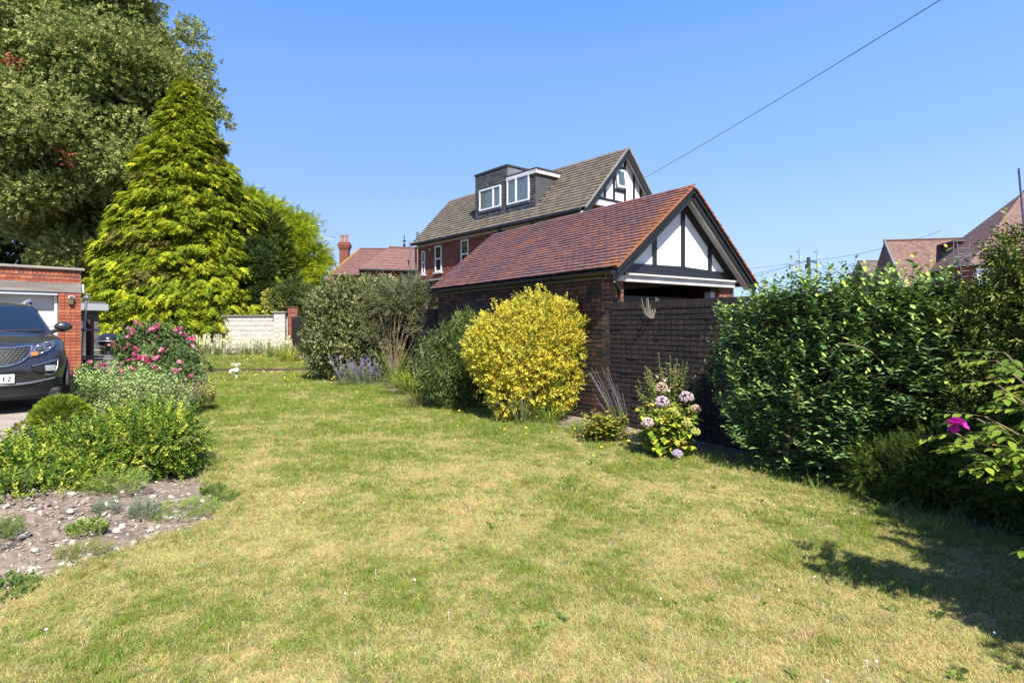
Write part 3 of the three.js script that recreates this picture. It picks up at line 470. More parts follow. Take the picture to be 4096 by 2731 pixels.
{
  // right: big red roof, its gabled wing with a dormer, and a brown roof behind
  const h = roofHouse('scaffold_house', 'large red tiled house at right edge with roof window and scaffolding', [32.9, 0, -33.5], -.30, { w: 10, d: 9, eave: 5.35, rise: 5.1, hipL: 5.0, hipR: 2, roofC: C(.225, .135, .112), wallC: C(.34, .10, .065), over: .45 });
  const rw = part(h, 'roof_window', box(1.2, 1.3, .1).rotateX(-.80).translate(.55, 8.0, -2.05), std({ color: C(.10, .10, .11), roughness: .5 }));
  part(rw, 'pane', box(.95, 1.02, .04).rotateX(-.80).translate(.55, 8.045, -2.0), phys({ color: C(.55, .60, .66), roughness: .05, clearcoat: 1 }));
  part(h, 'white_bay', box(1.5, 2.4, .3, -4.2, 3.9, .1), WHITE);
  for (const x of [-4.62, -4.2, -3.78]) part(h, 'bay_window', box(.34, 1.7, .06, x, 3.9, .27), phys({ color: C(.25, .30, .36), roughness: .05, clearcoat: 1 }));
  const wing = roofHouse('gabled_wing_house', 'red tiled gabled wing with small dormer left of the scaffolded house', [31.2, 0, -39], -.22, { w: 7.4, d: 7, eave: 3.6, rise: 4.4, roofC: C(.215, .128, .105), wallC: C(.33, .12, .08) });
  const dm = part(wing, 'dormer', box(1.5, 1.3, 2.4, .3, 6.75, -2.1), farBrick(C(.30, .10, .07), .6, .5));
  part(dm, 'dormer_roof', box(2.3, .12, 3.0, .4, 7.46, -2.0).rotateZ(.0), std({ color: C(.10, .09, .09) }));
  const dw = part(dm, 'dormer_window', box(1.0, 1.0, .1, .1, 6.75, -.86), WHITE); for (const x of [-.12, .32]) part(dw, 'pane', box(.34, .8, .05, x, 6.75, -.82), GLASSDARK);
  part(wing, 'barge_board', prism([[0, 0], [.0, .28], [3.9, 4.72], [3.9, 4.42]], .1).rotateY(Math.PI / 2).translate(-4.08, 3.45, .35), std({ color: C(.16, .17, .2) }));
  const gb = part(wing, 'gable_panel', prism([[-3.4, 3.6], [3.4, 3.6], [0, 7.8]], .06).rotateY(-Math.PI / 2).translate(-3.72, 0, -3.5), std({ color: C(.45, .46, .48) }));
  for (let i = 0; i < 5; i++) part(gb, 'timber', box(.05, 2.6 - Math.abs(i - 2) * .7, .16, -3.79, 4.9 - Math.abs(i - 2) * .35, -3.5 + (i - 2) * .9), BLACK);
  roofHouse('brown_roof_house', 'small brown tiled roof beyond the hedge left of the gabled wing', [35.6, 0, -52], -.05, { w: 4.6, d: 6, eave: 4.9, rise: 2.9, roofC: C(.17, .135, .115), wallC: C(.3, .2, .15), over: .25 });
  // scaffolding in front of the big roof
  const s = thing('scaffolding', 'grey scaffold poles and ladder against the large red roof', 'scaffold', [25.6, 0, -30.4], -.30);
  const steel = std({ color: C(.16, .165, .18), roughness: .6, metalness: .3 });
  for (const x of [-1.9, .3, 1.6]) part(s, 'upright', rod(V(x, 3.4, 0), V(x, 6.1 - .1 * x, 0), .025), steel);
  part(s, 'upright', rod(V(1.35, 3, .3), V(.85, 9.75, .3), .05), std({ color: C(.05, .06, .14), roughness: .5 }));
  for (const y of [4.75, 5.25]) part(s, 'rail', rod(V(-1.9, y, .05), V(3.2, y + .5, .05), .022), steel);
  const ld = part(s, 'ladder', merge([rod(V(-1.3, 1.6, .2), V(-1.6, 6.1, -.4), .02), rod(V(-.75, 1.6, .2), V(-1.05, 6.1, -.4), .02)]), steel);
  for (let k = 0; k < 14; k++) part(ld, 'rung', rod(V(-1.32 - k * .02, 1.75 + k * .31, .17 - k * .04), V(-.78 - k * .02, 1.75 + k * .31, .17 - k * .04), .016, .016, 5), steel);
}
{ // telegraph pole and wires
  const p = thing('telegraph_pole', 'dark wooden telegraph pole standing beyond the leafy hedge', 'pole', [25.8, 0, -50]);
  const wood = std({ color: C(.10, .075, .06), map: grain, roughness: .95 });
  part(p, 'pole', new THREE.CylinderGeometry(.15, .2, 8.0, 10).translate(0, 3.55, 0), wood);
  part(p, 'pole_box', rbox(.22, .5, .2, .04, -.22, 6.7, .1), BLACK);
  part(p, 'insulator_arm', box(.9, .06, .06, 0, 7.2, .1), BLACK);
  for (let k = 0; k < 4; k++) part(p, 'step_peg', rod(V(.1, 4.6 + k * .5, .1), V(.1 + (k % 2 ? .35 : -.55), 4.6 + k * .5, .1), .02), BLACK);
  const wire = (label, a, b, sag, r) => { const m = a.clone().add(b).multiplyScalar(.5); m.y -= sag; const w = part(scene, numbered('overhead_wire'), tube([a, a.clone().lerp(m, .5).setY(lerp(a.y, m.y, .5) - sag * .25), m, m.clone().lerp(b, .5).setY(lerp(m.y, b.y, .5) - sag * .25), b], r, 40, 5), std({ color: C(.03, .032, .04), roughness: .6 })); tag(w, label, 'wire', 'overhead wires'); };
  wire('long overhead wire slanting from the timbered house gable to the top right sky', V(4.63, 6.74, -20.2), V(7.9, 6.88, -3.7), .10, .0075);
  const top = V(25.8, 7.25, -49.9);
  wire('wire rising right from the telegraph pole to the gabled wing', top, V(30.6, 8.35, -41), .35, .014);
  wire('upper wire running left from the telegraph pole towards the garage roof', top, V(6, 5.9, -47), .5, .014);
  wire('middle wire running left from the telegraph pole towards the garage roof', top, V(6, 3.9, -47), .5, .014);
  wire('lowest wire running left from the telegraph pole towards the garage roof', top, V(6, 3.2, -46), .5, .014);
  wire('wire drooping right from the telegraph pole above the brown roof', top, V(45, 5.2, -60), .5, .014);
  wire('wire drooping right from the telegraph pole just above the hedge', top, V(45, 4.2, -60), .5, .014);
  wire('steep wire dropping right from the telegraph pole into the hedge', top, V(36, 2.6, -50), .2, .012);
}

// ---------- flat-roofed brick garage on the left ----------
const GZ = V(.714, 0, .70).normalize(), GX = V(.70, 0, -.714).normalize();        // outward from the garage door, and along its front to the right
const DRIVE = .318;
{
  const g = thing('flat_roof_garage', 'flat-roofed red brick garage with white door behind the parked car', 'garage');
  const O = V(-10.19, 0, -13.6), up = V(0, 1, 0), at = (a, b, y) => V(O.x + GX.x * a + GZ.x * b, y, O.z + GX.z * a + GZ.z * b);   // a: from the right corner (negative to the left)
  const W = 3.25;
  part(g, 'pier_core', box(.40, 2.4, .3).applyMatrix4(M4(at(-.215, -.17, 1.15), GX, up, GZ)), mortarPale);
  part(g, 'pier_core', box(.40, 2.4, .3).applyMatrix4(M4(at(-W + .215, -.17, 1.15), GX, up, GZ)), mortarPale);
  part(g, 'parapet_core', box(W - .02, .36, .3).applyMatrix4(M4(at(-W / 2, -.17, 2.70), GX, up, GZ)), mortarPale);
  const pick = (r, a, y) => { const q = r(); return q > .86 ? 3 : q > .55 ? 1 : q > .2 ? 0 : 2; };
  brickwork(g, at(-.43, 0, 0), GX, GZ, .43, .3, 2.34, { mats: redBrick, pick, seed: 101, most: 150, focus: at(-.2, 0, 1.4), bond: 'mixed', L: .225 });
  brickwork(g, at(-W, 0, 0), GX, GZ, .43, .3, 2.34, { mats: redBrick, pick, seed: 102, most: 10, focus: at(-W, 0, 1.4), bond: 'mixed' });
  brickwork(g, at(-W, 0, .0), GX, GZ, W, 2.55, 2.72, { name: 'parapet_brick', mats: redBrick, pick, seed: 103, most: 60, focus: at(-.4, 0, 2.6), bond: 'stretcher' });
  { const list = [], r = rngOf(104); for (let a = -W + .04; a < -.02; a += .0785) list.push({ m: M4(at(a, -.05, 2.79), GX, up, GZ, .068, .135, .1), c: pick(r) }); pieces(g, 'soldier_brick', list, brickGeo, redBrick, at(-.3, 0, 2.8), 60); }
  const conc = std({ color: C(.34, .30, .265), map: rep(tex(256, (u, v) => .55 + .75 * (N1(u, v, 6, 6) - .3)), .8), bumpMap: coarseBump, bumpScale: .005, roughness: .95 });
  part(g, 'concrete_lintel', rbox(W + .005, .225, .32, .008).applyMatrix4(M4(at(-W / 2, -.155, 2.455), GX, up, GZ)), conc);
  part(g, 'coping', rbox(W + .12, .06, .42, .012).applyMatrix4(M4(at(-W / 2, -.15, 2.892), GX, up, GZ)), std({ color: C(.42, .37, .32), map: grain, bumpMap: coarseBump, bumpScale: .004 }));
  part(g, 'right_wall', box(.22, 2.85, 5.2).applyMatrix4(M4(at(-.115, -2.93, 1.42), GX, up, GZ)), redBrick[2]);
  part(g, 'left_wall', box(.22, 2.85, 5.2).applyMatrix4(M4(at(-W + .115, -2.93, 1.42), GX, up, GZ)), redBrick[2]);
  part(g, 'rear_wall', box(W, 2.85, .2).applyMatrix4(M4(at(-W / 2, -5.65, 1.42), GX, up, GZ)), redBrick[2]);
  part(g, 'roof', box(W - .05, .12, 5.3).applyMatrix4(M4(at(-W / 2, -2.98, 2.74), GX, up, GZ)), std({ color: C(.12, .12, .12) }));
  // sectional door set back in the opening
  const door = part(g, 'garage_door', box(W - .9, 2.0, .04).applyMatrix4(M4(at(-W / 2, -.34, 1.31), GX, up, GZ)), std({ color: C(.70, .69, .67), roughness: .5 }));
  for (let k = 0; k < 5; k++) part(door, 'door_panel', rbox(W - .92, .39, .03, .008).applyMatrix4(M4(at(-W / 2, -.31, .52 + k * .402), GX, up, GZ)), std({ color: C(.76, .75, .73), roughness: .45, map: rep(grain, .3), bumpMap: rep(fineBump, 3), bumpScale: .001 }));
  part(g, 'door_frame', box(.05, 2.05, .1).applyMatrix4(M4(at(-.455, -.22, 1.31), GX, up, GZ)), WHITE);
  part(g, 'roller_housing', rbox(W - .86, .075, .09, .02).applyMatrix4(M4(at(-W / 2, -.07, 2.302), GX, up, GZ)), std({ color: C(.55, .58, .66), roughness: .4 }));
  part(g, 'downpipe_bracket', rbox(.06, .20, .10, .015).applyMatrix4(M4(at(.035, -.10, 2.44), GX, up, GZ)), WHITE);
  const lamp = thing('wall_light', 'small brass and white wall light on the garage pier', 'lamp');
  part(lamp, 'lamp_body', rbox(.085, .13, .07, .012).applyMatrix4(M4(at(-.20, .045, 2.13), GX, up, GZ)), std({ color: C(.30, .24, .13), roughness: .35, metalness: .7 }));
  part(lamp, 'solar_cap', rbox(.105, .06, .09, .012).applyMatrix4(M4(at(-.20, .052, 2.23), GX, up, GZ)), WHITE);
  part(lamp, 'solar_cell', box(.075, .03, .01).applyMatrix4(M4(at(-.20, .101, 2.235), GX, up, GZ)), BLACK);

  // galvanised poles of the gate beside the garage
  const steel = std({ color: C(.50, .54, .58), roughness: .38, metalness: .75 });
  const gate = thing('pole_gate', 'galvanised steel scaffold poles forming a rail beside the garage', 'railing');
  const b = V(-11.15, 0, -15.0);
  const post = part(gate, 'post', rod(V(b.x - .12, .3, b.z), V(b.x + .06, 2.42, b.z), .032, .032, 10), steel);
  for (const y of [.74, 1.46, 2.3]) part(post, 'clamp', rbox(.12, .08, .12, .02, b.x - .12 + .18 * (y - .3) / 2.12, y, b.z), steel);
  for (const [y, l] of [[.70, 1.12], [.775, .98]]) part(gate, 'rail', rod(V(b.x - .15, y - .02, b.z + .04), V(b.x + l, y + .01, b.z + .10), .028, .028, 10), steel);
  part(gate, 'rail', rod(V(b.x - .1, 1.46, b.z + .04), V(b.x + .42, 1.45, b.z + .06), .026, .026, 10), steel);
  part(gate, 'gate_post', rbox(.14, 1.45, .12, .01, b.x - .16, 1.0, b.z - .4), std({ color: C(.11, .055, .045), map: grain }));
  // little dark shed behind the garage corner
  const shed = thing('garden_shed', 'weathered grey shed corner showing behind the garage', 'shed', [-15.75, .3, -20.6], .75);
  for (let k = 0; k < 12; k++) part(shed, 'board', box(1.9, .155, .03, -.2, .1 + k * .165, 0).rotateX(0), std({ color: C(.15, .135, .13), map: grain }));
  part(shed, 'shed_core', box(1.88, 2.0, .5, -.2, 1.0, -.28), std({ color: C(.12, .11, .10) }));
  part(shed, 'roof', box(2.2, .10, .9, -.2, 2.10, -.15), std({ color: C(.16, .17, .18), map: grain, roughness: .9 }));
  part(shed, 'fascia', box(2.45, .24, .04, -.2, 1.95, .29), std({ color: C(.30, .31, .33) }));
}

// ---------- pale block wall across the back ----------
{
  const w = thing('block_wall', 'pale concrete block wall with flat coping under the golden conifer', 'wall');
  const O = V(-21.5, 0, -26.6), X = V(10.9, 0, -.45).normalize(), Z = V(.04, 0, 1).normalize(), up = V(0, 1, 0), LEN = 10.95;
  const at = (a, b, y) => V(O.x + X.x * a + Z.x * b, y, O.z + X.z * a + Z.z * b);
  part(w, 'mortar_core', box(LEN, 2.2, .16).applyMatrix4(M4(at(LEN / 2, -.1, .95), X, up, Z)), std({ color: C(.50, .47, .42), map: grain }));
  const mats = [C(.70, .645, .56), C(.65, .60, .525), C(.74, .685, .60), C(.67, .625, .555)].map((c) => std({ color: c, map: rep(grain, .8), bumpMap: coarseBump, bumpScale: .006, roughness: .95 }));
  brickwork(w, at(0, 0, 0), X, Z, LEN, .0, 2.02, { name: 'block', mats, pick: (r) => (r() * 4) | 0, L: .45, course: .225, bond: 'stretcher', seed: 111, most: 240, focus: at(LEN * .6, 0, 1.5), joint: .008 });
  const cop = std({ color: C(.36, .325, .28), map: grain, bumpMap: coarseBump, bumpScale: .005, roughness: .95 });
  const runs = [[2.05, 2.36], [3.45, 10.1]];
  for (let a = .1; a < 10.3; a += .62) part(w, 'coping_slab', rbox(.61, .05, .30, .01).applyMatrix4(M4(at(a + .3, -.07, 2.055 + .004 * Math.sin(a * 9)), X, up, Z)), cop);
  for (const [a, wd] of [[2.1, .95], [10.66, .5]]) {
    part(w, 'pillar', rbox(wd, 2.5, .46, .01).applyMatrix4(M4(at(a, .04, .93), X, up, Z)), mats[0]);
    for (let k = 0; k < 9; k++) part(w, 'pillar_block', rbox(wd + .012, .215, .47, .006).applyMatrix4(M4(at(a, .046, .27 + k * .225), X, up, Z)), mats[k % 4]);
    part(w, 'pillar_cap', rbox(wd + .14, .065, .60, .012).applyMatrix4(M4(at(a, .04, 2.215), X, up, Z)), cop);
  }
}

// ---------- kettle barbecue ----------
{
  const b = thing('kettle_barbecue', 'black kettle barbecue on splayed legs in front of the block wall', 'barbecue', [-12.9, .30, -18.4], .35);
  const enamel = phys({ color: C(.022, .023, .03), roughness: .16, clearcoat: .8, clearcoatRoughness: .1 });
  const bowl = [[.02, -.22], [.16, -.20], [.27, -.12], [.31, -.02], [.315, .0], [.30, .0], [.02, -.19]].map(([x, y]) => new THREE.Vector2(x, y));
  const lid = [[.32, -.01], [.325, .01], [.30, .10], [.22, .19], [.10, .235], [0, .24]].map(([x, y]) => new THREE.Vector2(x, y));
  part(b, 'bowl', new THREE.LatheGeometry(bowl, 28).translate(0, .78, 0), enamel);
  const l = part(b, 'lid', new THREE.LatheGeometry(lid, 28).translate(0, .80, 0), enamel);
  part(l, 'handle', tube([V(-.10, 1.03, 0), V(-.09, 1.11, 0), V(0, 1.135, 0), V(.09, 1.11, 0), V(.10, 1.03, 0)], .016, 20, 6), BLACK);
  part(b, 'rim', new THREE.TorusGeometry(.345, .016, 8, 32).rotateX(Math.PI / 2).translate(0, .79, 0), std({ color: C(.45, .46, .48), roughness: .35, metalness: .7 }));
  const leg = std({ color: C(.30, .31, .33), roughness: .4, metalness: .6 });
  for (const [x, z] of [[-.55, .05], [.30, .28], [.28, -.3]]) part(b, 'leg', rod(V(x * .52, .76, z * .6), V(x, .03, z), .016), leg);
  for (const z of [-.12, .22]) { const w = part(b, 'wheel', new THREE.CylinderGeometry(.10, .10, .045, 18).rotateX(Math.PI / 2).translate(-.55, .10, z), std({ color: C(.02, .02, .02) })); part(w, 'hub', new THREE.CylinderGeometry(.03, .03, .06, 10).rotateX(Math.PI / 2).translate(-.55, .10, z), LEAD); }
  part(b, 'ash_catcher', new THREE.CylinderGeometry(.10, .14, .26, 16).translate(0, .44, 0), BLACK);
  part(b, 'brace', rod(V(-.46, .50, .06), V(.2, .50, .0), .010), leg);
  part(b, 'side_handle', rbox(.05, .05, .24, .012, -.39, .82, 0), std({ color: C(.10, .05, .03) }));
  part(b, 'tool_rack', merge([rod(V(.20, 1.02, -.2), V(.20, 1.28, -.2), .007), rod(V(.20, 1.28, -.2), V(.62, 1.28, -.2), .007), rod(V(.62, 1.02, -.2), V(.62, 1.28, -.2), .007), rod(V(.20, 1.12, -.2), V(.62, 1.12, -.2), .006), rod(V(.41, 1.02, -.2), V(.41, 1.28, -.2), .006)]), BLACK);
}

// ---------- white sprinkler on the lawn ----------
{
  const s = thing('lawn_sprinkler', 'white plastic sprinkler head with crossbar standing on the lawn', 'sprinkler', [-8.05, .0, -16.75], .1);
  const p = std({ color: C(.80, .79, .76), roughness: .45 });
  part(s, 'spike', new THREE.CylinderGeometry(.032, .018, .15, 10).translate(.02, .07, 0), p);
  part(s, 'collar', new THREE.CylinderGeometry(.028, .028, .05, 10).translate(.02, .165, 0), BLACK);
  part(s, 'valve_body', new THREE.LatheGeometry([[.0, .0], [.05, .0], [.055, .05], [.078, .075], [.07, .12], [.02, .15], [0, .15]].map(([x, y]) => new THREE.Vector2(x, y)), 16).translate(.02, .19, 0), p);
  part(s, 'elbow', tube([V(0, .27, 0), V(-.07, .275, .01), V(-.13, .255, .02), V(-.15, .20, .02)], .042, 12, 8), p);
  part(s, 'stem', rod(V(.015, .33, 0), V(.01, .43, 0), .013), BLACK);
  part(s, 'sleeve', rod(V(.012, .385, 0), V(.008, .45, 0), .022), p);
  part(s, 'crossbar', rbox(.27, .034, .034, .008, .0, .455, 0), p);
  part(s, 'hose', tube([V(-.15, .21, .02), V(-.17, .14, .03), V(-.24, .06, .05), V(-.32, .02, .1)], .014, 12, 6), std({ color: C(.22, .11, .02), roughness: .6 }));
}

// ---------- parked car ----------
{
  const c = thing('parked_car', 'dark grey sport utility car parked nose out on the driveway', 'car', [-7.1, DRIVE + .004, -7.8], Math.atan2(.70, .714));
  const paint = phys({ color: C(.055, .050, .058), roughness: .32, metalness: .55, clearcoat: 1, clearcoatRoughness: .03 });
  const plastic = std({ color: C(.018, .018, .02), roughness: .6 });
  const chrome = std({ color: C(.72, .74, .78), roughness: .16, metalness: 1 });
  const satin = std({ color: C(.42, .43, .46), roughness: .35, metalness: .8 });
  const HW = .92, NOSE = .75;
  const plan = (x) => { const t = clamp(Math.abs(x) / HW); return -NOSE * (1 - Math.pow(1 - Math.pow(t, 2.6), 1 / 2.3)); };   // nose line seen from above
  const lean = (y) => -.20 * sstep(.62, 1.12, y) - .05 * sstep(.45, .25, y);
  const hood = (z) => interp([[-4.45, 1.05], [-4.2, 1.12], [-1.25, 1.13], [-.9, 1.10], [-.45, 1.045], [-.15, .985], [0, .95]], z);
  const halfW = (z) => z > -NOSE ? HW * Math.pow(1 - Math.pow(1 - clamp(-z / NOSE), 2.3), 1 / 2.6) : z < -3.9 ? lerp(.92, .80, (-3.9 - z) / .55) : .92;
  const zs = []; for (let i = 0; i <= 16; i++) zs.push(-NOSE * Math.pow(i / 16, 2)); for (let z = -.95; z > -4.4; z -= .25) zs.push(z); zs.push(-4.45);
  const prof = (z) => { const w = halfW(z), t = hood(z); return [[w * .86, .25], [w * .96, .34], [w * .985, .50], [w, .66], [w * .995, .80], [w * .975, lerp(.8, t, .62)], [w * .93, lerp(.8, t, .86)], [w * .84, lerp(.8, t, .965)], [w * .6, t + .012], [w * .3, t + .03], [0, t + .036]]; };
  const K = 11, pos = [], id = [];
  const wheelZ = [-.88, -3.55], WR = .355;
  for (const z of zs) { const p = prof(z), full = [...p.map(([x, y]) => [x, y]), ...p.slice(0, -1).reverse().map(([x, y]) => [-x, y])]; for (const [x, y] of full) pos.push(x, y, z + (z > -NOSE - .3 ? lean(y) * sstep(-NOSE - .3, -.1, z) : 0)); }
  const R = 2 * K - 1;
  for (let i = 0; i < zs.length - 1; i++) for (let k = 0; k < R - 1; k++) { const a = i * R + k; id.push(a, a + 1, a + R + 1, a, a + R + 1, a + R); }
  const tail = (zs.length - 1) * R; for (let k = 1; k < R - 1; k++) id.push(tail, tail + k, tail + k + 1);
  part(c, 'body', geo(pos, id), paint);
  part(c, 'underbody', rbox(1.62, .16, 4.1, .05, 0, .26, -2.25), plastic);
  // cabin
  const cab = [[-1.22, .80, 1.10, 0], [-1.42, .765, 1.25, 1], [-1.65, .725, 1.40, 1], [-1.92, .665, 1.56, 1], [-2.15, .645, 1.615, 1], [-2.8, .64, 1.645, 1], [-3.5, .625, 1.615, 1], [-3.95, .60, 1.54, 1], [-4.2, .66, 1.30, 1], [-4.36, .74, 1.08, 0]];
  const cp = [], ci = [], Q = 9;
  for (const [z, w, t] of cab) { const sw = .84; const p = [[sw, 1.06], [lerp(sw, w, .5), lerp(1.06, t, .5)], [w, t - .06 * clamp((t - 1.1) * 4)], [w * .93, t - .018 * clamp((t - 1.1) * 4)], [w * .6, t], [0, t + .01]]; const full = [...p, ...p.slice(0, -1).reverse().map(([x, y]) => [-x, y])]; for (const [x, y] of full) cp.push(x, y, z); }
  const R2 = 11; for (let i = 0; i < cab.length - 1; i++) for (let k = 0; k < R2 - 1; k++) { const a = i * R2 + k; ci.push(a, a + 1, a + R2 + 1, a, a + R2 + 1, a + R2); }
  part(c, 'cabin', geo(cp, ci), paint);
  const glass = phys({ color: C(.012, .020, .030), roughness: .02, clearcoat: 1, clearcoatRoughness: .01, specularIntensity: 1 });
  const scr = part(c, 'windscreen', sheet((u, v) => { const z = lerp(-1.26, -1.89, v), w = lerp(.735, .615, v); const x = lerp(-w, w, u), y = interp([[-1.92, 1.56], [-1.65, 1.40], [-1.42, 1.25], [-1.22, 1.10]], z); return V(x, y + .018 - .012 * Math.pow(Math.abs(u * 2 - 1), 6), z + .016 - .02 * Math.pow(u * 2 - 1, 2)); }, 12, 8), glass);
  for (const s of [-1, 1]) {
    part(c, 'side_window', sheet((u, v) => { const z = lerp(-1.62, -3.7, u), t = lerp(1.13, 1.52, v); const w = lerp(.82, .655, v); return V(s * (w + .006), t, z - (v * .3) * (1 - u) + v * .05 * u); }, 8, 4), glass);
    part(c, 'roof_rail', tube([V(s * .60, 1.615, -2.05), V(s * .625, 1.675, -2.22), V(s * .625, 1.70, -2.8), V(s * .61, 1.67, -3.5), V(s * .58, 1.60, -3.7)], .020, 24, 8), chrome);
    part(c, 'door_mirror', (() => { const g = new THREE.SphereGeometry(1, 18, 12), p = g.attributes.position; for (let i = 0; i < p.count; i++) { let x = p.getX(i), y = p.getY(i), z = p.getZ(i); p.setXYZ(i, s * (.98 + x * .125 + (y < 0 ? .0 : 0)), 1.225 + y * .085 * (x > .2 ? 1 - .22 * x : 1), -1.55 + z * .075); } g.computeVertexNormals(); if (s < 0) { const ix = g.index.array; for (let i = 0; i < ix.length; i += 3) { const t = ix[i]; ix[i] = ix[i + 1]; ix[i + 1] = t; } g.computeVertexNormals(); } return g; })(), paint);
    part(c, 'mirror_arm', rod(V(s * .79, 1.125, -1.52), V(s * .92, 1.18, -1.55), .035, .03), plastic);
    // wheel
    for (const z of wheelZ) {
      const w = part(c, 'wheel', new THREE.CylinderGeometry(WR, WR, .23, 30).rotateZ(Math.PI / 2).translate(s * .83, WR - .004, z), std({ color: C(.022, .022, .023), roughness: .85, bumpMap: rep(coarseBump, 8, 1), bumpScale: .01 }));
      part(w, 'rim', new THREE.CylinderGeometry(.235, .235, .24, 24).rotateZ(Math.PI / 2).translate(s * .83, WR, z), satin);
      for (let k = 0; k < 26; k++) { const a = k / 26 * Math.PI * 2; part(w, 'tread_block', box(.21, .018, .045).rotateX(a + .0).translate(s * .83, WR - .004 + Math.cos(a) * WR, z + Math.sin(a) * WR), plastic); }
    }
    part(c, 'wheel_arch', new THREE.TorusGeometry(.405, .035, 8, 24, Math.PI).rotateY(Math.PI / 2).translate(s * .905, .34, wheelZ[0]), plastic);
    part(c, 'wheel_arch', new THREE.TorusGeometry(.405, .035, 8, 24, Math.PI).rotateY(Math.PI / 2).translate(s * .905, .34, wheelZ[1]), plastic);
  }
  part(c, 'wiper', merge([rod(V(-.05, 1.155, -1.235), V(.70, 1.175, -1.30), .012), rod(V(-.70, 1.155, -1.24), V(-.10, 1.17, -1.235), .012), rbox(.26, .03, .05, .01, .12, 1.155, -1.21)]), plastic);
  // front end: sheets that follow the nose line
  const on = (x, y, off) => V(x, y, plan(x) * 1.0 + lean(y) * sstep(-NOSE - .3, -.1, plan(x)) + off);
  const patch = (name, x0, x1, lo, hi, off, m, nx = 14, ny = 5, par = c) => part(par, name, sheet((u, v) => { const x = lerp(x0, x1, u); return on(x, lerp(lo(x), hi(x), v), off); }, nx, ny), m);
  const gl = (x) => interp([[0, .685], [.2, .695], [.34, .745], [.46, .86]], Math.abs(x)), gh = (x) => interp([[0, .915], [.3, .925], [.46, .945]], Math.abs(x));
  const grille = patch('grille', -.46, .46, gl, gh, .012, std({ color: C(.006, .006, .007), roughness: .5 }), 24);
  for (let r = 0; r < 7; r++) for (let k = -9; k <= 9; k++) { const x = k * .047 + (r % 2 ? .0235 : 0), y = .715 + r * .032; if (Math.abs(x) < .44 && y > gl(x) + .02 && y < gh(x) - .015) { const q = on(x, y, .022); part(grille, 'grille_stud', box(.020, .010, .012, q.x, q.y, q.z), chrome); } }
  const line = (pts, r, m, name, off = .016, par = c) => part(par, name, tube(pts.map(([x, y]) => on(x, y, off)), r, 40, 6), m);
  line([[-.47, .955], [-.3, .937], [0, .927], [.3, .937], [.47, .955]], .016, chrome, 'grille_trim');
  line([[-.47, .955], [-.44, .85], [-.35, .745], [-.2, .69], [0, .68], [.2, .69], [.35, .745], [.44, .85], [.47, .955]], .014, chrome, 'grille_trim');
  for (const s of [-1, 1]) {
    const hl = (x) => interp([[.43, .79], [.6, .84], [.70, .895], [.745, .95]], Math.abs(x)), hh = (x) => interp([[.43, .82], [.48, .945], [.6, 1.0], [.745, 1.035]], Math.abs(x));
    const lamp = patch('headlight', s * .43, s * .745, hl, hh, .02, phys({ color: C(.16, .17, .19), roughness: .06, clearcoat: 1, clearcoatRoughness: .01, metalness: .5 }), 14, 6);
    for (const [x, y, r] of [[.555, .895, .048], [.655, .955, .040]]) { const q = on(s * x, y, .03); part(lamp, 'lamp_lens', new THREE.SphereGeometry(r, 14, 10).scale(1, 1, .5).translate(q.x, q.y, q.z), phys({ color: C(.05, .06, .08), roughness: .02, clearcoat: 1 })); part(lamp, 'lamp_ring', new THREE.TorusGeometry(r + .006, .008, 6, 20).translate(q.x, q.y, q.z + .012), chrome); }
    const q = on(s * .49, .835, .03); part(lamp, 'indicator', rbox(.075, .05, .02, .009, q.x, q.y, q.z), std({ color: C(.75, .22, .04), roughness: .25 }));
    const fog = patch('fog_light_recess', s * .46, s * .76, (x) => interp([[.46, .60], [.6, .555], [.70, .55], [.76, .64]], Math.abs(x)), (x) => interp([[.46, .655], [.6, .69], [.76, .725]], Math.abs(x)), .014, plastic);
    const f = on(s * .655, .625, .03); part(fog, 'fog_light', rbox(.15, .085, .03, .012, f.x, f.y, f.z), phys({ color: C(.55, .57, .6), roughness: .1, metalness: .6, clearcoat: 1 }));
    line([[s * .45, .665], [s * .6, .703], [s * .77, .742]], .013, chrome, 'fog_trim');
    line([[s * .77, .742], [s * .755, .62], [s * .70, .54], [s * .60, .535]], .010, satin, 'fog_trim');
  }
  patch('upper_intake', -.40, .40, () => .595, (x) => interp([[0, .635], [.33, .632], [.4, .60]], Math.abs(x)), .012, plastic);
  patch('lower_intake', -.43, .43, () => .445, (x) => interp([[0, .52], [.33, .51], [.43, .455]], Math.abs(x)), .012, plastic);
  patch('lower_bumper', -.84, .84, () => .245, (x) => interp([[0, .40], [.5, .42], [.84, .47]], Math.abs(x)), .010, plastic, 24);
  line([[-.72, .475], [-.4, .43], [0, .42], [.4, .43], [.72, .475]], .014, satin, 'skid_trim');
  part(c, 'badge', new THREE.SphereGeometry(1, 16, 10).scale(.06, .03, .012).translate(0, .965, .0 + lean(.965) + .02), chrome);
  // number plate with the two letters that show at its right end
  const cv = document.createElement('canvas'); cv.width = 512; cv.height = 112; const x = cv.getContext('2d');
  x.fillStyle = '#e8e6e0'; x.fillRect(0, 0, 512, 112); x.strokeStyle = '#222'; x.lineWidth = 3; x.strokeRect(4, 4, 504, 104); x.fillStyle = '#15151a'; x.font = 'bold 92px sans-serif'; x.textBaseline = 'middle'; x.textAlign = 'right'; x.fillText('FZ', 486, 60);
  const pt = new THREE.CanvasTexture(cv); pt.colorSpace = THREE.SRGBColorSpace;
  const plate = part(c, 'number_plate', rbox(.53, .125, .012, .005, 0, .505, .03), std({ color: C(.75, .74, .70), roughness: .4 }));
  part(plate, 'plate_print', new THREE.PlaneGeometry(.52, .113).translate(0, .505, .0375), std({ map: pt, roughness: .35 }));
}

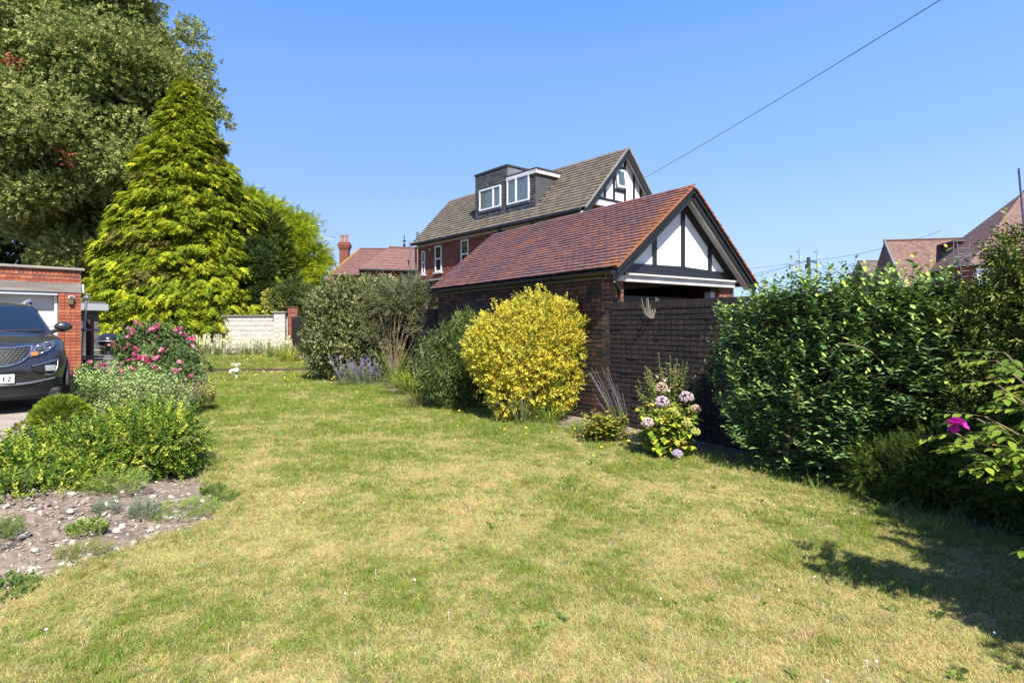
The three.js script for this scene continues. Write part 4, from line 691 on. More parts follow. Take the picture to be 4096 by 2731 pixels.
// ---------- foliage ----------
const leafMat = (o = {}) => phys({ color: C(1, 1, 1), roughness: .95, transmission: .32, thickness: 0, side: THREE.DoubleSide, specularIntensity: .12, ...o });
const SOFT = leafMat(), GLOSS = phys({ color: C(1, 1, 1), roughness: .45, specularIntensity: .4, side: THREE.DoubleSide }), MATT = std({ color: C(1, 1, 1), roughness: .9, side: THREE.DoubleSide });
// one leaf along +z, face up (+y)
function leaf(L, W, fold = .25, curl = .15, fine = false) {
  const q = fine ? [[.18, .62], [.45, 1], [.75, .72]] : [[.42, 1]], p = [0, 0, 0], id = [], h = (t) => -curl * L * t * t;
  for (const [t, w] of q) p.push(-W / 2 * w, h(t) + fold * W * w / 2, t * L, 0, h(t), t * L, W / 2 * w, h(t) + fold * W * w / 2, t * L);
  const n = q.length; p.push(0, h(1), L); const tip = 1 + n * 3;
  id.push(0, 2, 1, 0, 3, 2);
  for (let k = 0; k < n - 1; k++) { const a = 1 + k * 3, b = a + 3; id.push(a, a + 1, b + 1, a, b + 1, b, a + 1, a + 2, b + 2, a + 1, b + 2, b + 1); }
  const a = 1 + (n - 1) * 3; id.push(a, a + 1, tip, a + 1, a + 2, tip);
  return geo(p, id);
}
const bakeLeaf = (g, p, dir, roll, s) => { const m = frame(p, dir, roll, s); return g.clone().applyMatrix4(m); };
const _q = new THREE.Quaternion(), _r = new THREE.Quaternion();
function frame(p, dir, roll = 0, s = 1) {              // +z to dir, +y as near up as it can be, then rolled
  const z = dir.clone().normalize(), x = V(0, 1, 0).cross(z); if (x.lengthSq() < 1e-4) x.set(1, 0, 0); x.normalize(); const y = z.clone().cross(x);
  if (roll) { x.applyAxisAngle(z, roll); y.applyAxisAngle(z, roll); }
  return M4(p, x, y, z, s, s, s);
}
// a sprig: n leaves set around a short stem along +z
function sprig(seed, n, len, L, W, { spread = .9, fold = .25, curl = .2, opposite = false, fine = false } = {}) {
  const r = rngOf(seed), gs = [], lf = leaf(L, W, fold, curl, fine);
  for (let i = 0; i < n; i++) { const t = (i + .5) / n, a = opposite ? (i >> 1) * 1.57 + (i & 1) * Math.PI : i * 2.4 + r() * .6, sp = spread * (1 - .35 * t) * (.7 + .6 * r()); const d = V(Math.cos(a) * Math.sin(sp), Math.sin(a) * Math.sin(sp), Math.cos(sp)); gs.push(bakeLeaf(lf, V(0, 0, t * len), d, (r() - .5) * .8, .75 + .5 * r())); }
  return merge(gs);
}
const blade = (L, W, bend) => { const p = [], id = []; const st = [0, .35, .7]; for (const t of st) { const w = W * (1 - .45 * t) / 2, z = bend * L * t * t; p.push(-w, L * t * (1 - .25 * bend * t), z, w, L * t * (1 - .25 * bend * t), z); } p.push(0, L * (1 - .25 * bend), bend * L); for (let k = 0; k < 2; k++) { const a = k * 2; id.push(a, a + 1, a + 3, a, a + 3, a + 2); } id.push(4, 5, 6); return geo(p, id); };
function put(parent, name, g, mat, list, kind = 'stuff') {   // many copies, one colour each
  const m = new THREE.InstancedMesh(g, mat, list.length); m.name = name; m.castShadow = m.receiveShadow = true;
  list.forEach((q, i) => { m.setMatrixAt(i, q.m); m.setColorAt(i, q.c); });
  if (kind) m.userData.kind = kind; parent.add(m); return m;
}
const hue = (rnd, cols, j = .25) => { const k = rnd() * (cols.length - 1), i = Math.floor(k), c = cols[i].clone().lerp(cols[Math.min(i + 1, cols.length - 1)], k - i); return c.multiplyScalar(1 + (rnd() - .5) * 2 * j); };
// points spread over and a little inside a cluster of rounded lumps, as world positions
function lumpPoints(lumps, n, seed, { inner = .72, outer = 1.06, minY = -9, rough = .12, freq = 1.6 } = {}) {
  const rnd = rngOf(seed), out = [], area = lumps.map((l) => Math.pow(l[3] * l[4] * l[5], 2 / 3)), tot = area.reduce((a, b) => a + b, 0);
  let guard = 0;
  while (out.length < n && guard++ < n * 12) {
    let k = rnd() * tot, i = 0; while (i < lumps.length - 1 && (k -= area[i]) > 0) i++;
    const [cx, cy, cz, rx, ry, rz] = lumps[i], u = rnd() * 2 - 1, th = rnd() * Math.PI * 2, s = Math.sqrt(1 - u * u), d = V(s * Math.cos(th), u, s * Math.sin(th));
    const R = lerp(inner, outer, Math.pow(rnd(), .55)) * (1 + rough * n3(cx + d.x * freq, cy + d.y * freq, cz + d.z * freq) * 2);
    const p = V(cx + d.x * rx * R, cy + d.y * ry * R, cz + d.z * rz * R);
    if (p.y < minY) continue;
    let deep = false; for (let j = 0; j < lumps.length; j++) if (j !== i) { const q = lumps[j], e = ((p.x - q[0]) / q[3]) ** 2 + ((p.y - q[1]) / q[4]) ** 2 + ((p.z - q[2]) / q[5]) ** 2; if (e < inner * inner * .8) { deep = true; break; } }
    if (deep) continue;
    out.push({ p, d: V(d.x / rx, d.y / ry, d.z / rz).normalize() });
  }
  return out;
}
function bush(t, lumps, { n, g, mat = SOFT, cols, seed, up = .35, wild = .6, s0 = .75, s1 = 1.25, j = .22, name = 'foliage', opts = {}, shape = null }) {
  const rnd = rngOf(seed + 5), pts = lumpPoints(lumps, n, seed, opts), gs = Array.isArray(g) ? g : [g], sets = gs.map(() => []);
  t.updateWorldMatrix(true, false); const inv = t.matrixWorld.clone().invert();
  for (const { p, d } of pts) {
    const dir = d.clone().multiplyScalar(1).add(V((rnd() - .5) * 2 * wild, up + (rnd() - .5) * 2 * wild, (rnd() - .5) * 2 * wild));
    sets[(rnd() * gs.length) | 0].push({ m: inv.clone().multiply(frame(p, dir, (rnd() - .5) * 2.2, lerp(s0, s1, rnd()))), c: hue(rnd, cols, j) });
  }
  sets.forEach((s, i) => s.length && put(t, name, gs[i], mat, s));
}
// single leaves: the nearest as parts of their own, the rest together
function leaves(t, list, g, mats, most, tone, mat) {
  const cam = camera.position; list.forEach((q) => { q.d = V(0, 0, 0).setFromMatrixPosition(q.m).distanceTo(cam); }); list.sort((a, b) => a.d - b.d);
  t.updateWorldMatrix(true, false); const inv = t.matrixWorld.clone().invert();
  for (const q of list) q.m = inv.clone().multiply(q.m);
  for (const q of list.slice(0, most)) { const m = part(t, 'leaf', g, mats[q.k % mats.length]); q.m.decompose(m.position, m.quaternion, m.scale); }
  const rest = list.slice(most); if (rest.length) put(t, 'foliage', g, mat, rest.map((q) => ({ m: q.m, c: mats[q.k % mats.length].color.clone().multiplyScalar(tone()) })));
}
const bark = std({ color: C(.16, .12, .085), map: grain, bumpMap: coarseBump, bumpScale: .02, roughness: 1 }), twig = std({ color: C(.30, .22, .13), map: grain, roughness: .9 }), greenStem = std({ color: C(.16, .20, .06), roughness: .8 });
function woody(t, base, tips, r0, r1, mat = bark, name = 'branches', bow = .12, seed = 1) {
  const rnd = rngOf(seed); t.updateWorldMatrix(true, false); const inv = t.matrixWorld.clone().invert();
  const gs = tips.map((e) => { const m = base.clone().lerp(e, .5).add(V((rnd() - .5) * bow * 2, bow * rnd() * 2, (rnd() - .5) * bow * 2)); return taperTube([base.clone().add(V((rnd() - .5) * r0 * 2, 0, (rnd() - .5) * r0 * 2)), base.clone().lerp(m, .5).add(V((rnd() - .5) * bow * .5, 0, (rnd() - .5) * bow * .5)), m, e], r0, r1, 8, 5).applyMatrix4(inv); });
  return part(t, name, merge(gs), mat);
}

// ---------- grass ----------
{
  const rnd = rngOf(201);
  const tuft = (seed, n, L, W, sp, lean) => { const r = rngOf(seed), gs = []; for (let i = 0; i < n; i++) { const a = r() * 6.283, l = L * (.55 + .7 * r()), b = blade(l, W * (.8 + .5 * r()), .25 + lean * r()); b.rotateY(r() * 6.283); b.rotateX((r() - .5) * .7).rotateZ((r() - .5) * .7); gs.push(b.translate(Math.cos(a) * sp * r(), -.004, Math.sin(a) * sp * r())); } return merge(gs); };
  const kinds = [tuft(1, 18, .046, .0026, .05, .5), tuft(2, 18, .040, .0024, .055, .9), tuft(3, 12, .066, .0028, .045, .6), tuft(4, 20, .034, .0030, .055, 1.1)];
  const grassMat = leafMat({ roughness: 1, transmission: .25, specularIntensity: .03 });
  const sets = kinds.map(() => []);
  const seed = (z0, z1, l, r, dens, size, y) => {
    for (let z = z0; z > z1; z -= .5) {
      const zc = z - .25, a = l(zc), b = r(zc), n = Math.round((b - a) * .5 * dens);
      for (let i = 0; i < n; i++) {
        const zz = z - rnd() * .5, x = lerp(l(zz) - .06, r(zz) + .10, rnd()), d = clamp(dry(x, zz) + (rnd() - .5) * .5);
        if (x < -zz * -1.02 - 1.2 && zz > -1) continue;
        const green = C(lerp(.13, .25, rnd()), lerp(.205, .32, rnd()), lerp(.024, .050, rnd())), straw = C(lerp(.52, .74, rnd()), lerp(.43, .60, rnd()), lerp(.19, .29, rnd()));
        const c = rnd() < d * d * .85 + .07 ? straw.lerp(green, .25 * rnd()) : green.lerp(straw, .38 * d);
        const k = d < .35 && rnd() < .45 ? 2 : (rnd() * 4) | 0, s = size * lerp(.7, 1.25, rnd()) * (k === 2 && d > .5 ? .7 : 1);
        sets[k].push({ m: new THREE.Matrix4().compose(V(x, gy(x, zz) + y, zz), _q.setFromAxisAngle(V(0, 1, 0), rnd() * 6.283), V(s, s * lerp(.8, 1.15, rnd()) * (1 - .3 * d), s)), c });
      }
    }
  };
  const vl = (z) => Math.max(xL(z), -1.05 * -z - 1.5), vr = (z) => Math.min(xR(z), 1.05 * -z + 1.6);
  seed(-1.6, -4.5, vl, vr, 2300, .74, .006);
  seed(-4.5, -8, vl, vr, 1300, .95, .006);
  seed(-8, -13, vl, vr, 700, 1.2, .006);
  seed(-13, LIP + .1, vl, vr, 330, 1.5, .006);
  seed(LIP - .05, -26.2, () => -13.2, (z) => wallP((-z - 7.67) / .83).x - .75, 230, 1.7, .012);
  const g = new THREE.Group(); g.name = 'lawn_grass'; scene.add(g); tag(g, 'short sun-dried grass of the lawn', 'grass', null, 'stuff');
  sets.forEach((s, i) => put(g, 'grass_tufts', kinds[i], grassMat, s));
  // longer grass along the shaded right edge
  const tall = []; const tg = [tuft(7, 9, .19, .0045, .05, .8), tuft(8, 7, .26, .0045, .04, .9)];
  const tl = [[], []];
  for (let i = 0; i < 1500; i++) { const z = -2.0 - Math.pow(rnd(), .8) * 17, e = xR(z), x = e - Math.pow(rnd(), 2.2) * .7 + .12; tl[rnd() < .6 ? 0 : 1].push({ m: new THREE.Matrix4().compose(V(x, gy(x, z), z), _q.setFromAxisAngle(V(0, 1, 0), rnd() * 6.283), V(1, lerp(.5, 1.1, rnd()), 1).multiplyScalar(lerp(.5, 1, rnd()))), c: hue(rnd, [C(.12, .19, .03), C(.22, .30, .06), C(.36, .36, .12)], .2) }); }
  for (let i = 0; i < 500; i++) { const z = -2.6 - rnd() * 8, x = xL(z) + (rnd() - .35) * .35; tl[0].push({ m: new THREE.Matrix4().compose(V(x, gy(x, z), z), _q.setFromAxisAngle(V(0, 1, 0), rnd() * 6.283), V(.5, .45, .5).multiplyScalar(lerp(.6, 1.1, rnd()))), c: hue(rnd, [C(.14, .20, .04), C(.3, .32, .1)], .2) }); }
  const eg = new THREE.Group(); eg.name = 'edge_grass'; scene.add(eg); tag(eg, 'longer unmown grass along the lawn edges', 'grass', null, 'stuff');
  tl.forEach((s, i) => put(eg, 'grass_tufts', tg[i], grassMat, s));
  // clover and dock leaves scattered in the turf, daisies and yellow hawkbits
  const rosette = sprig(31, 9, .01, .05, .022, { spread: 1.35, fold: .1, curl: .1 });
  const weeds = []; for (let i = 0; i < 420; i++) { const z = -2 - Math.pow(rnd(), 1.4) * 13, x = lerp(vl(z), vr(z), rnd()); if (n2(x * .9 + 40, z * .9) < .1) continue; weeds.push({ m: frame(V(x, gy(x, z) + .01, z), V(.01, 1, .01), rnd() * 6, lerp(.5, 1.1, rnd())), c: hue(rnd, [C(.20, .28, .06), C(.28, .35, .10)], .2) }); }
  const weedObj = put(scene, 'lawn_weeds', rosette, SOFT, weeds); tag(weedObj, 'flat green weed rosettes scattered through the lawn', 'weeds');
  const flower = (n, r0, centre) => { const gs = [new THREE.CylinderGeometry(r0 * .35, r0 * .3, .004, 7)]; for (let i = 0; i < n; i++) { const a = i / n * 6.283; gs.push(bakeLeaf(leaf(r0, r0 * .55, .1, .0), V(0, .001, 0), V(Math.cos(a), .15, Math.sin(a)), 0, 1)); } gs.push(new THREE.CylinderGeometry(.0010, .0010, .04, 4).translate(0, -.02, 0)); return merge(gs); };
  const dais = [], yel = [];
  for (let i = 0; i < 260; i++) { const z = -2.3 - Math.pow(rnd(), 1.1) * 14, x = lerp(vl(z), vr(z), Math.pow(rnd(), .6)); if (rnd() < .45 && n2(x * .8 + 7, z * .8 + 5) < 0) continue; dais.push({ m: frame(V(x, gy(x, z) + .035 + .02 * rnd(), z), V((rnd() - .5) * .5, .2, 1), 0, lerp(.6, 1.1, rnd())), c: C(.82, .80, .76) }); }
  const rotUp = (x, y, z, s) => new THREE.Matrix4().compose(V(x, y, z), _q.setFromEuler(new THREE.Euler((rnd() - .3) * .9, rnd() * 6, (rnd() - .5) * .6)), V(s, s, s));
  dais.forEach((q) => { const p = V(0, 0, 0).setFromMatrixPosition(q.m); q.m = rotUp(p.x, p.y, p.z, lerp(.7, 1.2, rnd())); });
  for (let i = 0; i < 260; i++) { const band = rnd(); let z, x; if (band < .6) { z = -15.2 - rnd() * 3.6; x = lerp(-8.6, xR(z) + .2, Math.pow(rnd(), .8)); if (n2(x * 1.1, z * 1.1) < -.1) continue; } else if (band < .8) { z = -21 - rnd() * 3; x = wallP((-z - 7.67) / .83).x - 1 - rnd() * 2.5; } else { z = -6 - rnd() * 8; x = lerp(xR(z) - 2.2, xR(z) + .2, rnd()); } yel.push({ m: rotUp(x, gy(x, z) + .10 + .08 * rnd(), z, lerp(.9, 1.5, rnd()) * (z < -14 ? 1.35 : 1)), c: hue(rnd, [C(.80, .52, .02), C(.85, .62, .04)], .1) }); }
  tag(put(scene, 'daisies', flower(9, .0070), MATT, dais), 'tiny white daisies dotted over the lawn', 'flowers');
  tag(put(scene, 'hawkbit_flowers', flower(8, .0145), MATT, yel), 'small yellow flowers along the far lawn edge and border', 'flowers');
}

// ---------- trees at the back ----------
{
  // tall lime tree
  const t = thing('lime_tree', 'tall broad lime tree with pale seed bracts filling the upper left', 'tree', [-27.3, .3, -38.5]);
  const rnd = rngOf(301), cl = [], cx = -27.3, cz = -38.5;
  for (let i = 0; i < 230; i++) { // leafy boughs over an egg-shaped crown
    const h = Math.pow(rnd(), .9), y = lerp(4.2, 23.4, h), prof = Math.sqrt(1 - ((y - 12.2) / 12.4) ** 2), R = (y < 9.5 ? lerp(2.2, 6.3, (y - 4.2) / 5.3) : 6.3) * prof, a = rnd() * 6.283, q = Math.pow(rnd(), .35), s = lerp(.95, 1.75, rnd());
    cl.push([cx + Math.cos(a) * R * q + 1.0 * sstep(8, 14, y) * 0, y, cz + Math.sin(a) * R * q + 1.8 * sstep(8, 14, y), s * 1.25, s * .72, s * 1.25]);
  }
  for (const [x, y, z, s] of [[-20.4, 16.2, -38.0, .9], [-19.7, 15.9, -38, .7], [-19.1, 15.3, -38, .45], [-18.7, 15.0, -38, .3], [-20.1, 14.6, -38, .6], [-19.5, 13.9, -38, .45], [-19.1, 13.4, -38, .35], [-21.4, 15.0, -38, .9], [-21.0, 17.6, -38, .9], [-20.6, 19.2, -38.3, .8], [-21.3, 21, -38, 1]]) cl.push([x, y, z, s, s * .65, s]);
  const gs = [sprig(41, 8, .34, .17, .13, { spread: 1.15, curl: .3 }), sprig(42, 7, .30, .19, .14, { spread: 1.3, curl: .35 })];
  bush(t, cl, { n: 125000, g: gs, cols: [C(.13, .185, .04), C(.23, .285, .068), C(.46, .46, .18), C(.18, .235, .06)], seed: 302, up: .10, wild: .8, j: .28, s0: .55, s1: 1.0, opts: { inner: .30, outer: 1.12, rough: .2, freq: 2 } });
  const tips = []; for (let i = 0; i < 40; i++) { const c = cl[(i * 5) % 230]; tips.push(V(c[0], c[1], c[2])); }
  part(t, 'trunk', taperTube([V(0, -.3, 0), V(.1, 4, .1), V(-.1, 9, 0), V(.1, 16, .1), V(0, 22, 0)], .62, .12, 14, 10), bark);
  woody(t, V(cx, 6.5, cz), tips.slice(0, 20), .22, .04, bark, 'limbs', .8, 303);
  woody(t, V(cx, 13, cz), tips.slice(20), .16, .03, bark, 'limbs', .6, 304);
  // rusty dead leaf clusters
  const dl = []; for (const [x, y, z] of [[-32.4, 12.9, -31.5], [-31.2, 12.6, -31.2], [-27.2, 15.9, -31.2], [-24.6, 11.0, -32], [-30.4, 11.6, -31.4]]) for (let i = 0; i < 26; i++) dl.push({ m: frame(V(x + (rnd() - .5) * .9, y + (rnd() - .5) * .7, z + (rnd() - .5) * .6), V(rnd() - .5, rnd() - .8, rnd() - .5), rnd() * 3, .9), c: hue(rnd, [C(.22, .07, .03), C(.35, .13, .05)], .2) });
  const inv = new THREE.Matrix4().makeTranslation(27.3, -.3, 38.5); dl.forEach((q) => q.m.premultiply(inv)); put(t, 'dead_leaves', gs[0], MATT, dl);
}
{
  // dark belt of trees and undergrowth behind the garage and the lime
  const rnd = rngOf(311);
  const g = [sprig(45, 8, .3, .2, .13, { spread: 1.2 })];
  [[-27, 0, -41.5, 2.6, 6.4, 2.0, 'dark evergreen shrub mass under the lime tree behind the garage'], [-36.2, 0, -42.5, 4.4, 9.4, 2.6, 'dark evergreen shrub mass at the far left behind the garage'], [-22.3, 0, -39.2, 2.4, 6.8, 1.8, 'dark evergreen shrub mass between lime tree and golden conifer']].forEach(([x, y, z, rx, h, rz, label], i) => {
    const t = thing('dark_shrub', label, 'shrub', [x, .2, z], 0, 'dark shrubs behind the garage'), l = [];
    for (let k = 0; k < 14; k++) l.push([x + (rnd() - .5) * rx * 1.5, .8 + rnd() * (h - 1.3), z + (rnd() - .5) * rz, rx * .42, h * .17, rz * .45]);
    bush(t, l, { n: 6500, g, cols: [C(.035, .06, .02), C(.055, .085, .028)], seed: 320 + i, wild: .8, s0: .8, s1: 1.5, opts: { inner: .4 } });
    woody(t, V(x, .2, z), l.map((q) => V(q[0], q[1], q[2])), .09, .02, bark, 'branches', .3, 330 + i);
  });
}
// a flat fern-like spray of scale foliage, drooping at its tip
function spray(seed, L, W, n, droop) {
  const r = rngOf(seed), p = [], id = []; let k = 0;
  const at = (t) => V(0, -droop * L * t * t, L * t * (1 - .2 * droop * t));
  const tri = (a, b, c) => { p.push(a.x, a.y, a.z, b.x, b.y, b.z, c.x, c.y, c.z); id.push(k, k + 1, k + 2); k += 3; };
  for (let i = 0; i < n; i++) {
    const t = (i + .3) / n, b = at(t), w = W * Math.sin(Math.PI * (.18 + .74 * t)) * (.7 + .5 * r()), f = L * .26 * (.7 + .6 * r());
    for (const s of [-1, 1]) { const tip = b.clone().add(V(s * w, -.22 * w - r() * .3 * w, f)), side = b.clone().add(V(s * w * .42, -.04 * w, f * .12)), e = b.clone().add(V(s * w * .28, -.05 * w, f * .72)); tri(b, s > 0 ? e : side, s > 0 ? side : e); tri(side, s > 0 ? e : tip, s > 0 ? tip : e); }
  }
  const a = at(.8), z = at(1.08); tri(a.clone().add(V(-W * .12, 0, 0)), a.clone().add(V(W * .12, 0, 0)), z);
  return geo(p, id);
}
{
  // golden cypress overhanging the block wall
  const X0 = -16.95, Z0 = -30.6, H = 14.3;
  const t = thing('golden_cypress', 'big golden-green conical cypress overhanging the pale block wall', 'tree', [X0, .3, Z0]);
  part(t, 'trunk', taperTube([V(0, -.3, 0), V(-.1, 5, 0), V(-.3, 10, 0), V(-.42, 14.3, 0)], .38, .04, 10, 8), bark);
  const prof = (y) => interp([[.8, 4.6], [1.6, 4.85], [3.0, 4.4], [5, 3.75], [7, 3.15], [9, 2.5], [10.6, 1.85], [12.0, 1.2], [13, .75], [13.8, .35], [14.4, .05]], y);
  const ax = (y) => X0 - .45 * (y / H) + .15 * Math.sin(y * .9);
  const rnd = rngOf(341), gs = [spray(1, .52, .30, 9, .6), spray(2, .44, .28, 8, .9), spray(3, .62, .32, 10, .5)], sets = gs.map(() => []), inv = new THREE.Matrix4().makeTranslation(-X0, -.3, -Z0);
  const tips = [];
  for (let i = 0; i < 820; i++) {                          // boughs, each ending in a fan of sprays
    const y = 1.1 + Math.pow(rnd(), 1.4) * 13.0, a = rnd() * 6.283, R = prof(y) * (.84 + .26 * rnd()) * (1 + .10 * n3(Math.cos(a) * 1.5, y * .5, Math.sin(a) * 1.5)), dir = V(Math.cos(a), 0, Math.sin(a)), c = V(ax(y), y + .3, Z0).addScaledVector(dir, R);
    if (i < 90) tips.push(V(ax(y), y + .3, Z0).addScaledVector(dir, R * .8));
    const size = lerp(.65, 1.15, rnd()) * lerp(1.1, .62, y / H), tone = rnd();
    const m = Math.round(58 * lerp(1.25, .7, y / H));
    for (let k = 0; k < m; k++) {
      const back = Math.pow(rnd(), 1.3) * 1.35 * size, side = (rnd() - .5) * 1.7 * size, dn = -(rnd() * .55 + .25 * Math.abs(side)) * size - (rnd() < .25 ? rnd() * .7 * size : 0) + back * .12, tan = V(-dir.z, 0, dir.x);
      const p = c.clone().addScaledVector(dir, -back - .12 * side * side).addScaledVector(tan, side); p.y += dn + .3 * size; if (p.y < .75) continue;
      const d = dir.clone().multiplyScalar(.75 + .4 * rnd()).addScaledVector(tan, side * .55 + (rnd() - .5) * .7).add(V(0, .12 - .65 * rnd(), 0));
      const c2 = hue(rnd, tone < .04 ? [C(.20, .16, .04), C(.15, .16, .04)] : [C(.14, .215, .016), C(.30, .37, .022), C(.52, .53, .03)], .22);
      sets[(rnd() * 3) | 0].push({ m: inv.clone().multiply(frame(p, d, (rnd() - .5) * .9, lerp(.6, 1.05, rnd()) * size)), c: c2 });
    }
  }
  // the leader
  for (let i = 0; i < 260; i++) { const y = 12.0 + rnd() * 2.4, a = rnd() * 6.283, dir = V(Math.cos(a), 0, Math.sin(a)), p = V(ax(y), y + .3, Z0).addScaledVector(dir, prof(y) * rnd()); sets[1].push({ m: inv.clone().multiply(frame(p, dir.clone().multiplyScalar(.8).add(V(0, .9 - rnd(), 0)), (rnd() - .5), lerp(.45, .8, rnd()))), c: hue(rnd, [C(.14, .19, .022), C(.32, .33, .03)], .2) }); }
  sets.forEach((s, i) => put(t, 'foliage_sprays', gs[i], leafMat({ transmission: .3 }), s));
  woody(t, V(X0 + .2, 4, Z0), tips.slice(0, 45), .06, .02, bark, 'branches', .2, 343);
  woody(t, V(X0 + .3, 8, Z0), tips.slice(45), .05, .015, bark, 'branches', .2, 344);
}
{
  // yellow-green false acacia to the right of the cypress
  const t = thing('golden_acacia', 'feathery yellow-green acacia tree right of the big cypress', 'tree', [-16.2, .2, -37]);
  const rnd = rngOf(351), l = [];
  for (const [x, y, s] of [[-18.2, 10.0, 1.1], [-17.3, 9.5, 1.2], [-16.2, 8.8, 1.4], [-15.2, 8.6, 1.2], [-14.1, 8.2, 1.2], [-13.5, 7.2, 1.2], [-13.1, 6.2, 1.15], [-14.6, 7.2, 1.4], [-16, 7, 1.6], [-17.5, 7.6, 1.5], [-13.9, 5.0, 1.2], [-13.2, 4.2, .9], [-14.9, 5.4, 1.3], [-13.8, 3.4, .8], [-18.7, 8.2, 1.2], [-12.6, 5.6, .7], [-12.9, 2.8, .7], [-13.9, 2.3, .8]]) { l.push([x, y, -37 + (rnd() - .5) * 2, s, s * .55, s]); l.push([x + (rnd() - .5) * s * 1.6, y - .25 + (rnd() - .5) * s, -36 + (rnd() - .5) * 2.5, s * .6, s * .32, s * .6]); }
  const pinn = (() => { const gs = [], lf = leaf(.085, .045, .15, .1); for (let i = 0; i < 6; i++) for (const s of [-1, 1]) gs.push(bakeLeaf(lf, V(0, -.02 * i * i * .3, i * .055), V(s, -.15, .45), 0, 1)); gs.push(bakeLeaf(lf, V(0, -.2, .33), V(0, -.3, 1), 0, 1)); return merge(gs); })();
  bush(t, l, { n: 22000, g: [pinn], cols: [C(.18, .28, .015), C(.36, .44, .02), C(.52, .54, .03)], seed: 352, up: .1, wild: .7, s0: .8, s1: 1.4, opts: { inner: .25, outer: 1.2, rough: .25, freq: 3 }, mat: leafMat({ transmission: .45 }) });
  part(t, 'trunk', taperTube([V(0, -.3, 0), V(.1, 2, 0), V(-.2, 4.5, .1), V(.1, 7, 0)], .22, .06, 10, 8), bark);
  woody(t, V(-16.2, 3.5, -37), l.filter((_, i) => i % 2 === 0).map((q) => V(q[0], q[1], q[2])), .10, .02, bark, 'limbs', .4, 353);
}
{
  // small things before it, right of the cypress
  const feathery = thing('feathery_cypress', 'soft mid-green cypress behind the dark yew beside the cypress', 'tree', [-14.1, .25, -33.4]);
  const l = []; for (let k = 0; k < 26; k++) { const y = 1 + k * .26, r = 1.75 * Math.pow(1 - k / 31, .6), a = k * 2.4; l.push([-14.1 + Math.cos(a) * r * .55, y, -33.4 + Math.sin(a) * r * .5, r * .62, .75, r * .6]); }
  bush(feathery, l, { n: 9000, g: [spray(9, .5, .12, 7, .2)], cols: [C(.075, .11, .02), C(.12, .165, .028), C(.19, .22, .03)], seed: 361, up: .5, wild: .45, s0: .7, s1: 1.2, opts: { inner: .5 } });
  part(feathery, 'trunk', taperTube([V(0, -.2, 0), V(0, 3, 0), V(0, 6.5, 0)], .14, .03), bark);
  const yew = thing('dark_yew', 'dark rounded columnar yew above the end of the block wall', 'tree', [-12.75, .25, -29.2]);
  const yl = []; const rnd = rngOf(363); for (let k = 0; k < 30; k++) { const y = 1.7 + rnd() * 4.0, r = .62 * Math.pow(Math.sin(Math.PI * clamp((y - .9) / 5.6)), .5), a = rnd() * 6.283; yl.push([-12.75 + Math.cos(a) * r * .75, y, -29.2 + Math.sin(a) * r * .75, .36, .34, .36]); }
  for (const [x, y] of [[-12.3, 3.0], [-12.05, 2.5], [-12.5, 2.2], [-12.2, 3.4]]) yl.push([x, y, -28.9, .34, .32, .34]);
  bush(yew, yl, { n: 9000, g: [spray(11, .17, .06, 6, .1)], cols: [C(.04, .07, .02), C(.07, .11, .028), C(.11, .15, .035)], seed: 364, up: .5, wild: .5, opts: { inner: .6 } });
  part(yew, 'trunk', taperTube([V(0, -.2, 0), V(0, 2, 0), V(0, 5, 0)], .12, .03), bark);
  const spot = thing('variegated_laurel', 'small pale yellow variegated bush above the block wall end', 'shrub', [-11.9, .25, -28.7]);
  bush(spot, [[-11.9, 2.55, -28.7, .42, .62, .4], [-11.75, 2.15, -28.7, .4, .5, .4], [-12.05, 2.9, -28.7, .25, .35, .3]], { n: 1500, g: [sprig(51, 6, .16, .15, .06, { spread: 1 })], cols: [C(.34, .38, .06), C(.62, .58, .16), C(.16, .24, .04)], seed: 365 });
  woody(spot, V(-11.9, .3, -28.7), [V(-11.9, 2.6, -28.7), V(-11.7, 2.2, -28.6), V(-12.05, 2.9, -28.7)], .04, .01, bark, 'branches', .1, 5);
  const hedge = thing('green_hedge', 'loose green shrubbery behind the far brick wall', 'shrub', [-10.2, .25, -30]);
  const hl = []; for (let k = 0; k < 16; k++) hl.push([-11.4 + k * .22, 1.4 + rnd() * 2.0, -29.6 + rnd(), .6, .55, .6]);
  bush(hedge, hl, { n: 5000, g: [sprig(53, 7, .22, .11, .05, { spread: 1.1 })], cols: [C(.05, .085, .022), C(.09, .135, .035), C(.15, .18, .06)], seed: 366 });
  woody(hedge, V(-10.2, .25, -30), hl.map((q) => V(q[0], q[1], q[2])), .04, .01, twig, 'branches', .2, 6);
  const palm = thing('cordyline_palm', 'spiky grey-green cordyline palm beside the far chimney', 'palm', [-14.6, .2, -42.5]);
  part(palm, 'trunk', taperTube([V(0, -.2, 0), V(.1, 3, 0), V(0, 5.6, 0)], .2, .14), bark);
  const pl = []; for (let i = 0; i < 240; i++) { const a = rnd() * 6.283, e = -.7 + rnd() * 2.0; pl.push({ m: frame(V(.1 * Math.cos(a), 5.6 - .8 * rnd(), .1 * Math.sin(a)), V(Math.cos(a) * Math.cos(e), Math.sin(e), Math.sin(a) * Math.cos(e)), 0, lerp(.7, 1.1, rnd())), c: hue(rnd, [C(.16, .17, .08), C(.26, .24, .12), C(.30, .24, .14)], .2) }); }
  put(palm, 'fronds', leaf(1.25, .07, .3, .25, true), MATT, pl);
